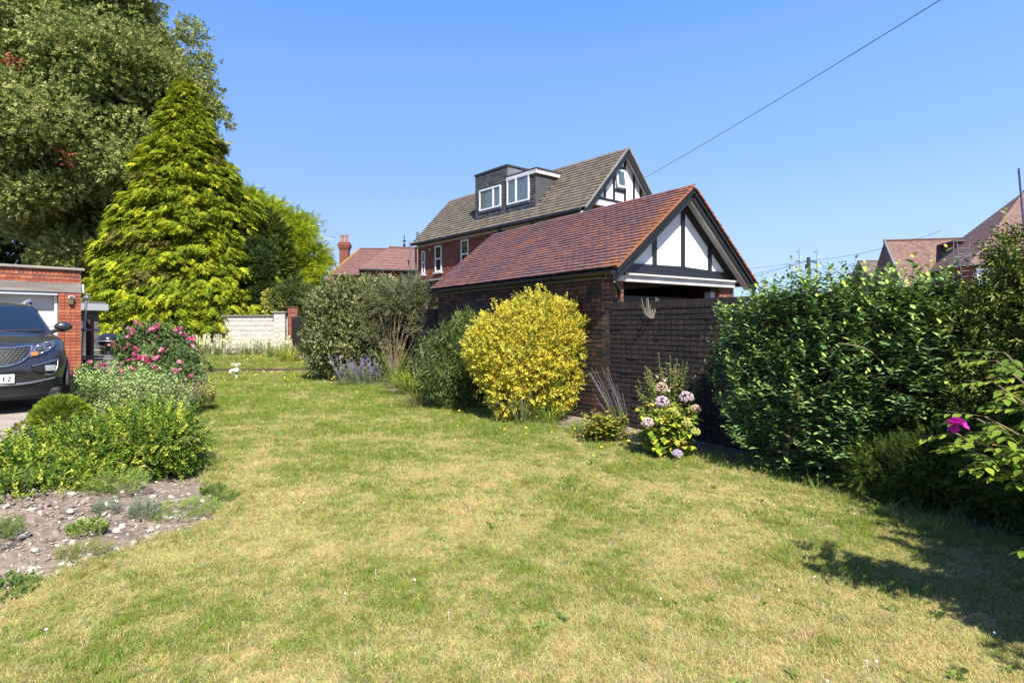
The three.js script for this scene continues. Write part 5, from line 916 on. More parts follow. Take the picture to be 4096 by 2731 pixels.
  // low far trees on the horizon behind the right-hand hedge
  [[24.5, -66, 3.2, 'dark distant tree clump low on the horizon right of the garage'], [39, -70, 3.6, 'dark distant tree clump between pole and brown roof'], [-9.5, -62, 4.5, 'distant tree clump behind the chimney house']].forEach(([x, z, h, label], i) => {
    const t = thing('distant_tree', label, 'tree', [x, 0, z], 0, 'distant trees'), q = []; for (let k = 0; k < 18; k++) q.push([x + (rnd() - .5) * 9, h * (.35 + .6 * rnd()), z + (rnd() - .5) * 3, 1.5, 1.1, 1.4]);
    bush(t, q, { n: 3500, g: [sprig(55, 7, .5, .35, .22, { spread: 1.2 })], cols: [C(.04, .065, .022), C(.07, .10, .035)], seed: 370 + i }); part(t, 'trunk', taperTube([V(0, -.2, 0), V(0, h * .5, 0), V(0, h * .9, 0)], .2, .05), bark);
  });
}

// ---------- right-hand border, far to near ----------
{
  // big rounded evergreen
  const t = thing('rounded_evergreen', 'big rounded dark evergreen bush with silvery leaf backs by the lawn step', 'shrub', [-4.6, 0, -16.9]);
  const l = [[-4.95, 1.25, -16.7, .95, 1.05, .9], [-4.75, 2.0, -16.8, 1.05, .95, 1.0], [-4.15, 2.15, -16.9, 1.0, .82, .9], [-3.70, 2.0, -16.8, .75, .8, .8], [-5.30, 1.0, -16.5, .6, .85, .7], [-4.25, 1.0, -16.4, .9, .9, .8], [-5.35, 1.9, -16.7, .55, .75, .7]];
  bush(t, l, { n: 11500, g: [sprig(61, 8, .13, .062, .03, { spread: 1.15 }), sprig(62, 7, .11, .055, .028, { spread: 1.3 })], mat: GLOSS, cols: [C(.055, .08, .02), C(.095, .125, .03), C(.20, .21, .075), C(.38, .37, .18)], seed: 402, up: .25, wild: .7, j: .3, opts: { inner: .62, outer: 1.07, minY: .12, rough: .1 } });
  woody(t, V(-4.85, 0, -16.8), l.map((q) => V(q[0], q[1], q[2])), .06, .02, bark, 'branches', .15, 401);
}
{
  const t = thing('leggy_shrub', 'leggy shrub with bare upright stems and sparse grey-green top', 'shrub', [-3.25, 0, -15.6]);
  const rnd = rngOf(411), tips = [], l = [];
  for (let i = 0; i < 26; i++) { const a = rnd() * 6.283, r = Math.sqrt(rnd()); tips.push(V(-3.2 + Math.cos(a) * r * .75, 1.7 + rnd() * .9, -15.6 + Math.sin(a) * r * .5)); }
  for (const p of tips) l.push([p.x, p.y, p.z, .26, .30, .26]);
  l.push([-2.65, 2.35, -15.6, .3, .4, .3], [-2.5, 1.6, -15.2, .25, .25, .25], [-3.6, 1.3, -15.3, .35, .35, .3]);
  woody(t, V(-3.25, 0, -15.6), tips, .026, .008, twig, 'stems', .18, 412);
  bush(t, l, { n: 3600, g: [sprig(63, 6, .15, .07, .022, { spread: .9 })], cols: [C(.09, .12, .045), C(.16, .19, .075), C(.26, .27, .13), C(.2, .17, .09)], seed: 413, opts: { inner: .2, outer: 1.25, rough: .3 } });
}
{
  const t = thing('lavender_clump', 'purple flowering lavender clump below the rounded evergreen', 'plant', [-3.9, 0, -15.1]);
  const rnd = rngOf(421), st = [], fl = [], lv = [];
  for (let i = 0; i < 75; i++) { const a = rnd() * 6.283, r = Math.sqrt(rnd()) * .5, x = Math.cos(a) * r * 1.3, z = Math.sin(a) * r, h = lerp(.3, .85, rnd()), d = V(x * .6 - .12, 1, z * .6); st.push({ m: frame(V(x, 0, z), d, 0, 1).multiply(new THREE.Matrix4().makeScale(1, 1, h)), c: hue(rnd, [C(.13, .17, .08), C(.22, .25, .15)], .2) }); for (let k = 0; k < 5; k++) { const q = d.clone().normalize().multiplyScalar(h * (.72 + .07 * k)); fl.push({ m: frame(V(x + q.x, q.y, z + q.z), V(rnd() - .5, .6, rnd() - .5), 0, lerp(.7, 1.3, rnd())), c: hue(rnd, [C(.20, .15, .30), C(.30, .22, .44), C(.42, .34, .46)], .2) }); } }
  put(t, 'stems', box(.008, .008, 1, 0, 0, .5), MATT, st); put(t, 'flower_spikes', sprig(65, 5, .04, .03, .016, { spread: 1.2 }), SOFT, fl);
  for (let i = 0; i < 900; i++) { const a = rnd() * 6.283, r = Math.sqrt(rnd()) * .55; lv.push({ m: frame(V(Math.cos(a) * r * 1.3, rnd() * .42, Math.sin(a) * r), V(Math.cos(a), .8, Math.sin(a)), 0, lerp(.7, 1.2, rnd())), c: hue(rnd, [C(.10, .14, .07), C(.19, .23, .14)], .2) }); }
  put(t, 'foliage', sprig(66, 7, .08, .05, .007, { spread: .8 }), MATT, lv);
}
{
  const t = thing('lime_green_shrub', 'young lime-green leafy shoots in front of the leggy shrub', 'shrub', [-2.95, 0, -14.5]);
  const rnd = rngOf(431), lv = [], tips = [];
  for (let i = 0; i < 30; i++) { const b = V((rnd() - .5) * .35, 0, (rnd() - .5) * .3), e = V(b.x * 3.2 + (rnd() - .5) * .3, lerp(.6, 1.15, rnd()), b.z * 2.2 + .1); tips.push(e.clone().add(V(-2.95, 0, -14.5))); for (let k = 0; k < 16; k++) { const u = .3 + .7 * k / 16, p = b.clone().lerp(e, u); lv.push({ m: frame(p, V(Math.cos(k * 2.4), .35, Math.sin(k * 2.4)), 0, lerp(1, .6, u)), c: hue(rnd, [C(.20, .28, .03), C(.38, .43, .06)], .15) }); } }
  woody(t, V(-2.95, 0, -14.5), tips, .010, .004, greenStem, 'stems', .05, 432);
  put(t, 'foliage', leaf(.11, .045, .3, .3, true), SOFT, lv);
}
function strappy(name, label, p, n, L, W, spread, cols, seed, mat = SOFT, bend = [.4, 1.1]) {
  const t = thing(name, label, 'plant', p), r = rngOf(seed), gs = [blade(L, W, bend[0]), blade(L * .85, W, (bend[0] + bend[1]) / 2), blade(L * .75, W, bend[1])], sets = gs.map(() => []);
  for (let i = 0; i < n; i++) { const a = r() * 6.283, q = Math.sqrt(r()) * spread; sets[(r() * 3) | 0].push({ m: new THREE.Matrix4().compose(V(Math.cos(a) * q, 0, Math.sin(a) * q), _q.setFromEuler(new THREE.Euler((r() - .3) * .5, Math.PI / 2 - a + (r() - .5) * 1.2, (r() - .5) * .3, 'YXZ')), V(1, 1, 1).multiplyScalar(lerp(.6, 1.1, r()))), c: hue(r, cols, .15) }); }
  sets.forEach((s, i) => put(t, 'blades', gs[i], mat, s)); return t;
}
strappy('bright_grass_clump', 'bright green arching grass clump at the lawn edge left of the dark bush', [-2.25, 0, -13.0], 520, .80, .013, .32, [C(.20, .30, .03), C(.34, .40, .06), C(.14, .22, .03)], 441);
strappy('sword_leaf_plant', 'spiky sword-leaved plant rising behind the dark narrow-leaved bush', [-.95, 0, -12.0], 46, 1.85, .055, .16, [C(.12, .17, .06), C(.22, .27, .10), C(.30, .34, .14)], 442, GLOSS, [.12, .5]);
strappy('sword_leaf_plant', 'fan of straw and green spikes left of the dark narrow-leaved bush', [-1.75, .0, -12.2], 40, 1.35, .035, .14, [C(.16, .20, .07), C(.36, .34, .18)], 443, GLOSS, [.2, .7]);
{
  // dark narrow-leaved bush
  const t = thing('oleander_bush', 'dark narrow-leaved evergreen bush left of the golden bush', 'shrub', [-1.15, 0, -11.2]);
  const l = [[-1.28, .72, -11.2, .48, .58, .45], [-.98, 1.08, -11.3, .42, .52, .4], [-.78, .80, -11.0, .42, .66, .4], [-1.0, .42, -10.85, .58, .42, .4], [-.85, 1.40, -11.4, .26, .32, .26]];
  bush(t, l, { n: 1700, g: [sprig(71, 10, .2, .12, .02, { spread: 1.15, curl: .15 }), sprig(72, 8, .16, .11, .022, { spread: 1.3 })], mat: GLOSS, cols: [C(.05, .08, .018), C(.09, .13, .03), C(.18, .22, .07)], seed: 451, up: .7, wild: .5, opts: { inner: .5, outer: 1.1, minY: .1 } });
  woody(t, V(-1.15, 0, -11.1), l.map((q) => V(q[0], q[1] + .2, q[2])), .03, .01, twig, 'stems', .12, 452);
  // dead grass thatch at its foot
  strappy('dry_grass_tuft', 'dry straw-coloured grass under the dark narrow-leaved bush', [-1.75, 0, -11.0], 150, .5, .008, .35, [C(.33, .27, .14), C(.2, .2, .08)], 453);
}
{
  // golden euonymus
  const t = thing('golden_euonymus', 'bright golden-yellow euonymus bush against the dark brick wall', 'shrub', [.25, 0, -9.75]);
  const l = [[.12, 1.24, -9.75, .74, .62, .60], [.48, 1.50, -9.85, .66, .55, .52], [-.28, 1.14, -9.7, .46, .48, .46], [.05, .92, -9.55, .62, .50, .50], [.62, 1.20, -9.7, .52, .52, .45], [.82, 1.62, -9.85, .30, .34, .26], [.85, .68, -9.55, .28, .26, .24], [.78, .40, -9.5, .22, .18, .2], [-.05, .42, -9.35, .30, .30, .28], [.30, .62, -9.45, .45, .36, .36]];
  bush(t, l, { n: 6200, g: [sprig(81, 9, .075, .040, .021, { spread: 1.15, fold: .3 }), sprig(82, 8, .09, .038, .02, { spread: 1.0, fold: .3 })], mat: leafMat({ transmission: .28, roughness: .8, specularIntensity: .5 }), cols: [C(.22, .25, .03), C(.50, .45, .035), C(.70, .59, .05), C(.78, .68, .12)], seed: 461, up: .55, wild: .6, j: .2, s0: .8, s1: 1.35, opts: { inner: .66, outer: 1.10, rough: .13, freq: 2.6 } });
  woody(t, V(.25, 0, -9.65), l.map((q) => V(q[0], q[1] - .1, q[2])), .022, .008, twig, 'stems', .08, 462);
  // a few reverted green sprays
  const r = rngOf(463), pts = lumpPoints(l, 700, 464, { inner: .8 }); const inv = new THREE.Matrix4().makeTranslation(-.25, 0, 9.75);
  put(t, 'green_sprays', sprig(83, 8, .08, .04, .02, { spread: 1.1 }), SOFT, pts.filter(({ p }) => n3(p.x * 2, p.y * 2, p.z * 2) + (.8 - p.y) * .5 > .35).map(({ p, d }) => ({ m: inv.clone().multiply(frame(p, d.clone().add(V(0, .5, 0)), 0, 1)), c: hue(r, [C(.10, .19, .03), C(.18, .28, .04)], .2) })));
}
strappy('day_lily_clump', 'arching green day lily leaves at the foot of the golden bush', [.60, 0, -9.15], 130, .52, .016, .14, [C(.16, .24, .03), C(.28, .34, .06)], 471);
function spikePlant(name, label, p, n, h, lean, cols, flowers, seed, wide = .16) {
  const t = thing(name, label, 'plant', p), r = rngOf(seed), st = [], lv = [], fl = [];
  for (let i = 0; i < n; i++) { const a = r() * 6.283, q = Math.sqrt(r()) * wide, hh = h * lerp(.6, 1.05, r()), e = V(lean[0] * hh + Math.cos(a) * q * 1.6, hh, lean[1] * hh + Math.sin(a) * q * 1.2), b = V(Math.cos(a) * q * .4, 0, Math.sin(a) * q * .4), m = b.clone().lerp(e, .55).add(V(-lean[0] * hh * .12, 0, 0)), cv = new THREE.QuadraticBezierCurve3(b, m, e); st.push(taperTube([b, m, e], .005, .002, 6, 4)); for (let k = 0; k < 22; k++) { const u = .05 + .62 * k / 22, c = cv.getPoint(u); lv.push({ m: frame(c, V(Math.cos(k * 2.4), .5, Math.sin(k * 2.4)), 0, lerp(1.1, .6, u)), c: hue(r, cols, .15) }); } for (let k = 0; k < 15; k++) { const u = .68 + .32 * k / 15, c = cv.getPoint(u); fl.push({ m: frame(c, V(Math.cos(k * 2.4), .25, Math.sin(k * 2.4)), 0, lerp(1.1, .6, (u - .68) * 3)), c: hue(r, flowers, .2) }); } }
  part(t, 'stems', merge(st), greenStem); put(t, 'foliage', leaf(.055, .008, .1, .2), MATT, lv); put(t, 'flowers', sprig(91, 4, .008, .014, .009, { spread: 1.2 }), SOFT, fl); return t;
}
spikePlant('toadflax', 'tall purple toadflax spikes leaning left above the yellow-green hydrangea', [1.52, 0, -7.75], 20, .98, [-.36, .02], [C(.17, .22, .11), C(.25, .29, .16)], [C(.22, .12, .50), C(.36, .22, .66)], 481, .13);
spikePlant('toadflax', 'small grey-green toadflax at the foot of the golden bush', [.14, 0, -9.0], 14, .62, [-.02, .05], [C(.17, .22, .12), C(.24, .28, .16)], [C(.22, .12, .46), C(.18, .22, .1), C(.2, .24, .12)], 482, .12);
// leafy clumps whose leaves can be told apart
function leafyShrub(name, label, p, { shoots, h, rx, rz, L, W, cols, seed, most, mat = SOFT, per = 12, pair = true, droop = .25, floor = .1, stem = twig, bowl = .8, from = .25, cat = 'shrub', lift = .25 }) {
  const t = thing(name, label, cat, p), r = rngOf(seed), list = [], gs = [];
  for (let i = 0; i < shoots; i++) {
    const a = r() * 6.283, q = Math.sqrt(r()), b = V(Math.cos(a) * q * rx * .3, 0, Math.sin(a) * q * rz * .3), e = V(Math.cos(a) * q * rx, lerp(floor, 1, Math.pow(r(), .6)) * h * (1 - .3 * q * q * bowl), Math.sin(a) * q * rz), m = b.clone().lerp(e, .5).add(V(0, .12 * h, 0)), cv = new THREE.QuadraticBezierCurve3(b, m, e);
    gs.push(taperTube([b, cv.getPoint(.5), e], .008, .003, 5, 4));
    for (let k = 0; k < per; k++) { const u = lerp(from, 1, (k + r() * .5) / per), c = cv.getPoint(Math.min(1, u)), ang = (k >> 1) * 1.6 + (pair && k & 1 ? Math.PI : 0) + r() * .5, tw = clamp((u - from) / (1 - from)); list.push({ m: new THREE.Matrix4().makeTranslation(...p).multiply(frame(c, V(Math.cos(ang), lift - droop * r(), Math.sin(ang)), (r() - .5) * .6, lerp(1.05, .55, tw * tw) * lerp(.8, 1.2, r()))), k: Math.min(cols.length - 1, Math.floor(r() * cols.length)) }); }
  }
  part(t, 'stems', merge(gs), stem);
  const mats = cols.map((c) => { const m = mat.clone(); m.color = c; return m; }), tone = rngOf(seed + 3);
  leaves(t, list, leaf(L, W, .28, .22, true), mats, most, () => lerp(.8, 1.2, tone()), mat); return t;
}
leafyShrub('small_hydrangea', 'low yellow-green leafy hydrangea beside the bare patch of border', [1.22, 0, -7.72], { shoots: 75, h: .50, rx: .40, rz: .34, L: .09, W: .052, cols: [C(.17, .25, .025), C(.30, .36, .03), C(.44, .44, .05), C(.36, .24, .06)], seed: 491, most: 140, per: 12 });
{
  const t = leafyShrub('mophead_hydrangea', 'hydrangea with pale pink mophead flowers beside the dark wall', [1.86, 0, -6.95], { shoots: 70, h: .72, rx: .40, rz: .36, L: .135, W: .084, cols: [C(.15, .25, .03), C(.28, .37, .035), C(.42, .46, .05), C(.48, .42, .07)], seed: 501, most: 220, per: 12, lift: .15, droop: .5 });
  const r = rngOf(502), petal = sprig(503, 4, .002, .013, .012, { spread: 1.4, fold: .1, curl: 0 });
  const head = (x, y, z, R, cols) => { const l = []; for (let i = 0; i < 150; i++) { const u = 1 - r() * 1.45, a = r() * 6.283, s = Math.sqrt(Math.max(0, 1 - u * u)), d = V(s * Math.cos(a), u, s * Math.sin(a)); l.push({ m: frame(V(x, y, z).addScaledVector(d, R * (d.y < 0 ? .8 : 1)), d, r() * 6, lerp(.8, 1.2, r())), c: hue(r, cols, .12) }); } const c = put(t, 'flower_head', petal, MATT, l); };
  const pink = [C(.62, .46, .52), C(.72, .58, .62), C(.55, .38, .50)], cream = [C(.64, .50, .36), C(.60, .42, .28)], green = [C(.45, .48, .10), C(.55, .54, .16)], lilac = [C(.52, .42, .62), C(.6, .5, .68)];
  head(-.10, .66, .22, .075, pink); head(.20, .70, .16, .08, pink); head(-.28, .42, .26, .065, pink); head(.02, .04 + .06, .42, .05, lilac); head(-.06, .80, .02, .075, cream); head(.33, .56, .10, .055, cream); head(.16, .42, .32, .05, green); head(.25, .33, .34, .05, green); head(.02, .56, .30, .04, green);
}
{
  // loose climbing rose by the wall
  const t = leafyShrub('wall_rose', 'sparse climbing rose with faded cream blooms against the brick wall', [2.05, 0, -7.55], { shoots: 60, h: 1.25, rx: .46, rz: .22, L: .060, W: .038, cols: [C(.17, .23, .045), C(.30, .34, .075), C(.38, .34, .11)], seed: 511, most: 60, per: 16, stem: greenStem, from: .45, floor: .5 });
  const r = rngOf(512); [[-.18, .92, .14], [.05, .98, .12], [-.05, .75, .2], [.3, .9, .1], [-.1, .88, .2]].forEach(([x, y, z], i) => part(t, 'rose_bloom', sprig(513 + i, 12, .012, .032, .034, { spread: 1.2, fold: .3, curl: .3 }), std({ color: i % 2 ? C(.72, .62, .42) : C(.74, .60, .52), side: THREE.DoubleSide })).position.set(x, y, z));
}
{
  // dry stems rooted in the wall top
  const t = thing('dry_wall_plant', 'bleached bare twigs of a dead plant on the wall face', 'plant', [2.06, 1.66, -8.52]), r = rngOf(521), gs = [];
  for (let i = 0; i < 26; i++) { const a = (r() - .5) * 2.4, L = lerp(.12, .34, r()); gs.push(taperTube([V(0, 0, 0), V(Math.sin(a) * L * .6, L * .45, .05 * r()), V(Math.sin(a) * L * .7 + (r() - .5) * .05, L, .03 * r())], .004, .0015, 5, 4)); }
  part(t, 'twigs', merge(gs), std({ color: C(.48, .42, .34), roughness: .9 }));
  const w = thing('wall_weed', 'dry weeds rooted in the wall under the garage gutter', 'plant', wallP(4.55, -.02, 2.28).toArray()), g2 = []; for (let i = 0; i < 24; i++) { const a = (r() - .5) * 3, L = lerp(.1, .32, r()); g2.push(taperTube([V(0, 0, 0), V(Math.sin(a) * L * .4, L * .4 - .1, .03), V(Math.sin(a) * L * .7, L - .2, .04)], .004, .002, 4, 4)); }
  part(w, 'stems', merge(g2), std({ color: C(.30, .15, .06), roughness: .9 }));
  put(w, 'foliage', sprig(523, 5, .04, .03, .014, {}), SOFT, Array.from({ length: 60 }, () => ({ m: frame(V((r() - .5) * .22, (r() - .5) * .35, .04), V(r() - .5, .4, r() - .3), 0, 1), c: hue(r, [C(.30, .14, .05), C(.20, .14, .05)], .2) })));
}

// ---------- big shrubs along the right ----------
{
  const cols = [C(.085, .19, .045), C(.14, .265, .062), C(.26, .38, .11), C(.40, .50, .08)];
  const mats = cols.map((c) => leafMat({ color: c, roughness: .72, transmission: .22, specularIntensity: .6 })), mat = leafMat({ roughness: .72, transmission: .22, specularIntensity: .6 });
  const t = thing('large_leafy_shrub', 'large dark green leafy shrub hiding the near brick wall', 'shrub', [2.95, 0, -6.25]);
  const l = [[2.90, 1.1, -6.85, .45, .75, .4], [3.05, 1.45, -6.6, .5, .52, .45], [3.22, 1.5, -6.25, .52, .55, .5], [3.5, 1.47, -5.9, .5, .58, .5], [3.75, 1.4, -5.6, .5, .6, .5], [2.95, .68, -6.35, .48, .6, .45], [3.25, .85, -5.85, .5, .68, .5], [3.0, .35, -6.15, .45, .42, .42], [4.0, 1.5, -5.4, .4, .45, .4], [3.55, .95, -5.5, .46, .55, .42], [3.82, 1.05, -5.2, .42, .5, .38], [3.3, .45, -5.6, .42, .4, .36]];
  const rnd = rngOf(601), list = [], gs = [], pts = lumpPoints(l, 2500, 602, { inner: .55, outer: 1.06, minY: .08, rough: .12 });
  for (const { p, d } of pts) {
    const dir = d.clone().multiplyScalar(.7).add(V((rnd() - .5) * .8, .55 + rnd() * .5, (rnd() - .5) * .8)).normalize(), len = lerp(.12, .26, rnd()), n = 7 + ((rnd() * 5) | 0), tone = rnd();
    if (rnd() < .35) gs.push(taperTube([p.clone().addScaledVector(dir, -len * .8), p, p.clone().addScaledVector(dir, len)], .0035, .0015, 3, 3));
    for (let k = 0; k < n; k++) { const u = k / (n - 1), a = (k >> 1) * 1.57 + (k & 1) * Math.PI + rnd() * .3, side = V(Math.cos(a), 0, Math.sin(a)), dd = side.addScaledVector(dir, .45 + .8 * u * u).add(V(0, .1 - .35 * rnd() * (1 - u), 0)); list.push({ m: frame(p.clone().addScaledVector(dir, len * u - .02), dd, (rnd() - .5) * .5, lerp(1.1, .5, u * u) * lerp(.55, 1.2, rnd())), k: u > .85 ? 3 : tone < .4 ? 0 : tone < .75 ? 1 : 2 }); }
  }
  const inv = new THREE.Matrix4().makeTranslation(-2.95, 0, 6.25);
  // tall whips above the outline
  for (const [x, z, y0, y1, lx] of [[3.32, -6.55, 1.9, 2.44, -.05], [3.44, -6.5, 1.9, 2.43, .01], [2.98, -6.75, 1.75, 2.12, -.03], [3.62, -6.3, 1.9, 2.14, .02], [3.72, -6.2, 1.85, 2.22, .07], [4.02, -5.6, 1.8, 2.28, .05], [4.12, -5.5, 1.75, 2.1, .04], [3.3, -6.4, 1.8, 2.08, .0]]) {
    const a = V(x, y0 - .5, z), b = V(x + lx, y1, z); gs.push(taperTube([a, a.clone().lerp(b, .5), b], .006, .003, 5, 4)); const n = 14;
    for (let k = 0; k < n; k++) { const u = k / (n - 1), ang = (k & 1) * Math.PI + (k >> 1) * .5; list.push({ m: frame(a.clone().lerp(b, .3 + .7 * u), V(Math.cos(ang), .25 + .6 * u * u, Math.sin(ang) * .5), 0, lerp(1.1, .55, u * u)), k: u > .8 ? 3 : 2 }); }
  }
  part(t, 'stems', merge(gs).applyMatrix4(inv), twig);
  const limbs = []; for (const q of l) limbs.push(V(q[0], q[1] + .2, q[2])); woody(t, V(3.0, 0, -6.35), limbs, .022, .007, twig, 'branches', .15, 604);
  const tone = rngOf(605); leaves(t, list, leaf(.098, .048, .22, .25, true), mats, 290, () => lerp(.8, 1.2, tone()), mat);
  // bare pale branches crossing at its right shoulder
  const b = thing('bare_branch', 'pale bare branch crossing the gap between leafy shrub and evergreen', 'branch');
  part(b, 'wood', merge([taperTube([V(3.35, .9, -5.35), V(3.65, 1.35, -5.2), V(3.92, 1.68, -5.1), V(4.0, 1.95, -5.1)], .012, .006, 12, 5), taperTube([V(3.62, 1.32, -5.22), V(3.85, 1.45, -5.0), V(4.1, 1.52, -4.9)], .006, .003, 8, 5), taperTube([V(3.5, 1.12, -5.28), V(3.2, 1.35, -5.2), V(2.95, 1.4, -5.2)], .006, .003, 8, 5)]), std({ color: C(.42, .32, .20), map: grain }));
}
{
  const yg = [sprig(24, 16, .075, .019, .0048, { spread: .95, opposite: true, fold: .05, curl: .1 }), sprig(25, 14, .055, .018, .0048, { spread: 1.1, opposite: true, fold: .05, curl: .1 })], ygc = [C(.03, .065, .012), C(.055, .105, .018), C(.11, .165, .03), C(.22, .24, .04)];
  const yew = (label, p, l, n, seed) => { const t = thing('spreading_yew', label, 'shrub', p, 0, 'spreading evergreens at right'); bush(t, l, { n, g: yg, cols: ygc, seed, up: .3, wild: .5, j: .25, s0: .7, s1: 1.25, opts: { inner: .5, outer: 1.08, minY: .02, rough: .16, freq: 2.2 } }); woody(t, V(p[0], 0, p[2]), l.map((q) => V(q[0], q[1], q[2])), .03, .01, bark, 'branches', .15, seed + 1); };
  yew('low spreading dark yew beneath the leafy shrub at the shaded lawn edge', [3.75, 0, -4.95], [[3.45, .28, -5.2, .38, .30, .36], [3.72, .36, -4.9, .42, .36, .4], [3.95, .46, -4.5, .46, .44, .46], [4.1, .45, -4.0, .5, .46, .5], [4.15, .75, -4.7, .4, .36, .4]], 22000, 611);
  yew('dark spreading yew under the pink rose at the right picture edge', [4.4, 0, -3.3], [[4.2, .55, -3.5, .55, .55, .55], [4.5, .5, -2.9, .55, .55, .55], [4.0, .35, -3.3, .42, .4, .45], [4.6, .9, -3.4, .5, .5, .5]], 14000, 613);
  // evergreen with small glossy leaves at upper right
  const t = thing('glossy_evergreen', 'tall dark evergreen with small glossy leaves at the right edge', 'shrub', [4.25, 0, -4.75]);
  const l = [[4.18, 1.30, -4.95, .36, .42, .40], [4.32, 1.70, -4.8, .36, .42, .4], [4.28, 2.08, -4.75, .22, .26, .26], [4.15, 1.05, -4.85, .36, .40, .36], [4.45, 1.3, -4.5, .5, .6, .45], [4.2, .85, -4.7, .42, .45, .42], [4.5, 2.0, -4.6, .34, .34, .34], [3.98, 1.55, -5.0, .22, .2, .22], [4.02, 1.72, -4.85, .16, .12, .16]];
  bush(t, l, { n: 7000, g: [sprig(621, 9, .09, .042, .016, { spread: 1.1 }), sprig(622, 8, .10, .038, .015, { spread: .95 })], mat: GLOSS, cols: [C(.05, .085, .018), C(.095, .14, .026), C(.18, .22, .04), C(.28, .28, .06)], seed: 623, up: .45, wild: .6, j: .3, opts: { inner: .5, outer: 1.12, rough: .2, freq: 2.5 } });
  woody(t, V(4.15, 0, -4.85), l.map((q) => V(q[0], q[1], q[2])), .03, .01, bark, 'branches', .12, 624);
}
{
  // rugosa rose reaching into the picture from the right
  const t = thing('rugosa_rose', 'rose with crinkled bright green leaflets and one magenta bloom at right', 'shrub', [3.0, 0, -2.65]);
  const rnd = rngOf(631), list = [], gs = [], P = V(3.0, 0, -2.65), inv = new THREE.Matrix4().makeTranslation(-3.0, 0, 2.65);
  const canes = [[2.20, 1.02, -2.85], [2.26, 1.12, -2.75], [2.33, 1.28, -2.78], [2.40, 1.38, -2.85], [2.43, .98, -2.7], [2.50, 1.20, -2.6], [2.48, 1.42, -2.9], [2.30, .93, -2.9], [2.60, 1.1, -2.8], [2.63, 1.32, -2.6], [2.68, 1.0, -2.5], [2.38, 1.08, -2.95], [2.78, 1.2, -2.7], [2.88, 1.35, -2.5], [2.98, 1.15, -2.4], [3.08, 1.3, -2.6], [2.78, .8, -2.4], [2.98, .9, -2.7], [3.18, 1.0, -2.4], [2.56, .42, -2.62], [2.54, .50, -2.7], [3.03, 1.45, -2.2], [2.83, 1.25, -2.1], [3.18, 1.25, -2.0], [2.73, 1.05, -2.15]];
  for (const c of canes) {
    const e = V(...c), m = P.clone().lerp(e, .55).add(V(.1, .22, 0)); gs.push(taperTube([P.clone().add(V((rnd() - .5) * .1, 0, (rnd() - .5) * .1)), m, e], .010, .004, 8, 5));
    for (let f = 0; f < 13; f++) {                          // pinnate leaves near the cane end
      const b = m.clone().lerp(e, .15 + .85 * f / 12), a = f * 2.4 + rnd(), dir = V(Math.cos(a) * .9 - .25, .15 - .45 * rnd(), Math.sin(a) * .9).normalize(), side = dir.clone().cross(V(0, 1, 0)).normalize(), L = lerp(.11, .16, rnd()), tone = rnd() < .3 ? 0 : rnd() < .6 ? 1 : 2;
      gs.push(rod(b, b.clone().addScaledVector(dir, L), .0016, .001, 4));
      for (let k = 0; k < 7; k++) { const u = k < 6 ? .3 + (k >> 1) * .27 : 1, q = b.clone().addScaledVector(dir, L * u).add(V(0, -.02 * u * u, 0)), dd = k < 6 ? side.clone().multiplyScalar(k & 1 ? 1 : -1).addScaledVector(dir, .55) : dir.clone(); list.push({ m: frame(q, dd.add(V(0, -.12, 0)), (rnd() - .5) * .4, lerp(.85, 1.2, rnd())), k: tone }); }
    }
  }
  part(t, 'canes', merge(gs).applyMatrix4(inv), twig);
  const cols = [C(.13, .22, .03), C(.22, .32, .035), C(.33, .41, .05)], mats = cols.map((c) => leafMat({ color: c, transmission: .35, roughness: .8 })), tone = rngOf(633);
  leaves(t, list, leaf(.048, .032, .25, .3, true), mats, 300, () => lerp(.85, 1.15, tone()), leafMat({ transmission: .35, roughness: .8 }));
  const fl = part(t, 'rose_bloom', sprig(634, 9, .006, .050, .056, { spread: 1.25, fold: .25, curl: .35, fine: true }), leafMat({ color: C(.62, .05, .46), transmission: .35, roughness: .8 }));
  fl.applyMatrix4(inv.clone().multiply(frame(V(2.16, 1.07, -2.80), V(-.5, .35, .8), 0, 1)));
  for (const [x, y, z] of [[2.31, 1.30, -2.8], [2.32, .98, -2.78]]) part(t, 'rose_hip', sprig(635, 7, .012, .02, .010, {}), std({ color: C(.30, .13, .05), side: THREE.DoubleSide })).applyMatrix4(inv.clone().multiply(frame(V(x, y, z), V(-.2, .3, 1), 0, 1)));
  // shrub outside the picture that throws the shade at lower right
  const s = thing('shade_shrub', 'leafy shrub at the near right throwing shade over the lawn', 'shrub', [4.3, 0, -1.6]);
  const l = [[4.1, .9, -1.9, .55, .75, .6], [4.2, 1.3, -1.4, .6, .7, .6], [4.0, .8, -1.0, .6, .8, .6], [3.8, 1.2, -.5, .6, .7, .6], [3.6, .75, -1.6, .45, .5, .45], [3.3, 1.35, -1.2, .5, .45, .45], [3.15, 1.2, -.6, .45, .4, .45], [4.3, 1.7, -2.2, .55, .5, .5], [3.45, 1.15, -2.75, .36, .4, .35], [3.75, 1.3, -3.0, .4, .45, .35], [3.1, 1.1, -2.05, .36, .36, .35], [3.5, 1.4, -2.2, .4, .35, .4], [4.7, 1.75, -3.3, .5, .6, .5], [4.3, 1.75, -2.8, .45, .5, .45], [5.0, 1.9, -3.9, .5, .6, .5], [4.0, 1.9, -3.1, .4, .5, .32], [4.4, 2.0, -3.15, .45, .55, .36], [4.05, 1.4, -2.95, .4, .5, .3]];
  bush(s, l, { n: 11500, g: [sprig(641, 8, .12, .07, .034, { spread: 1.1 })], cols: [C(.06, .11, .03), C(.12, .18, .045)], seed: 642, opts: { inner: .4, outer: 1.15, rough: .2 } });
  woody(s, V(4.3, 0, -1.5), l.map((q) => V(q[0], q[1], q[2])), .03, .01, twig, 'branches', .1, 643);
}

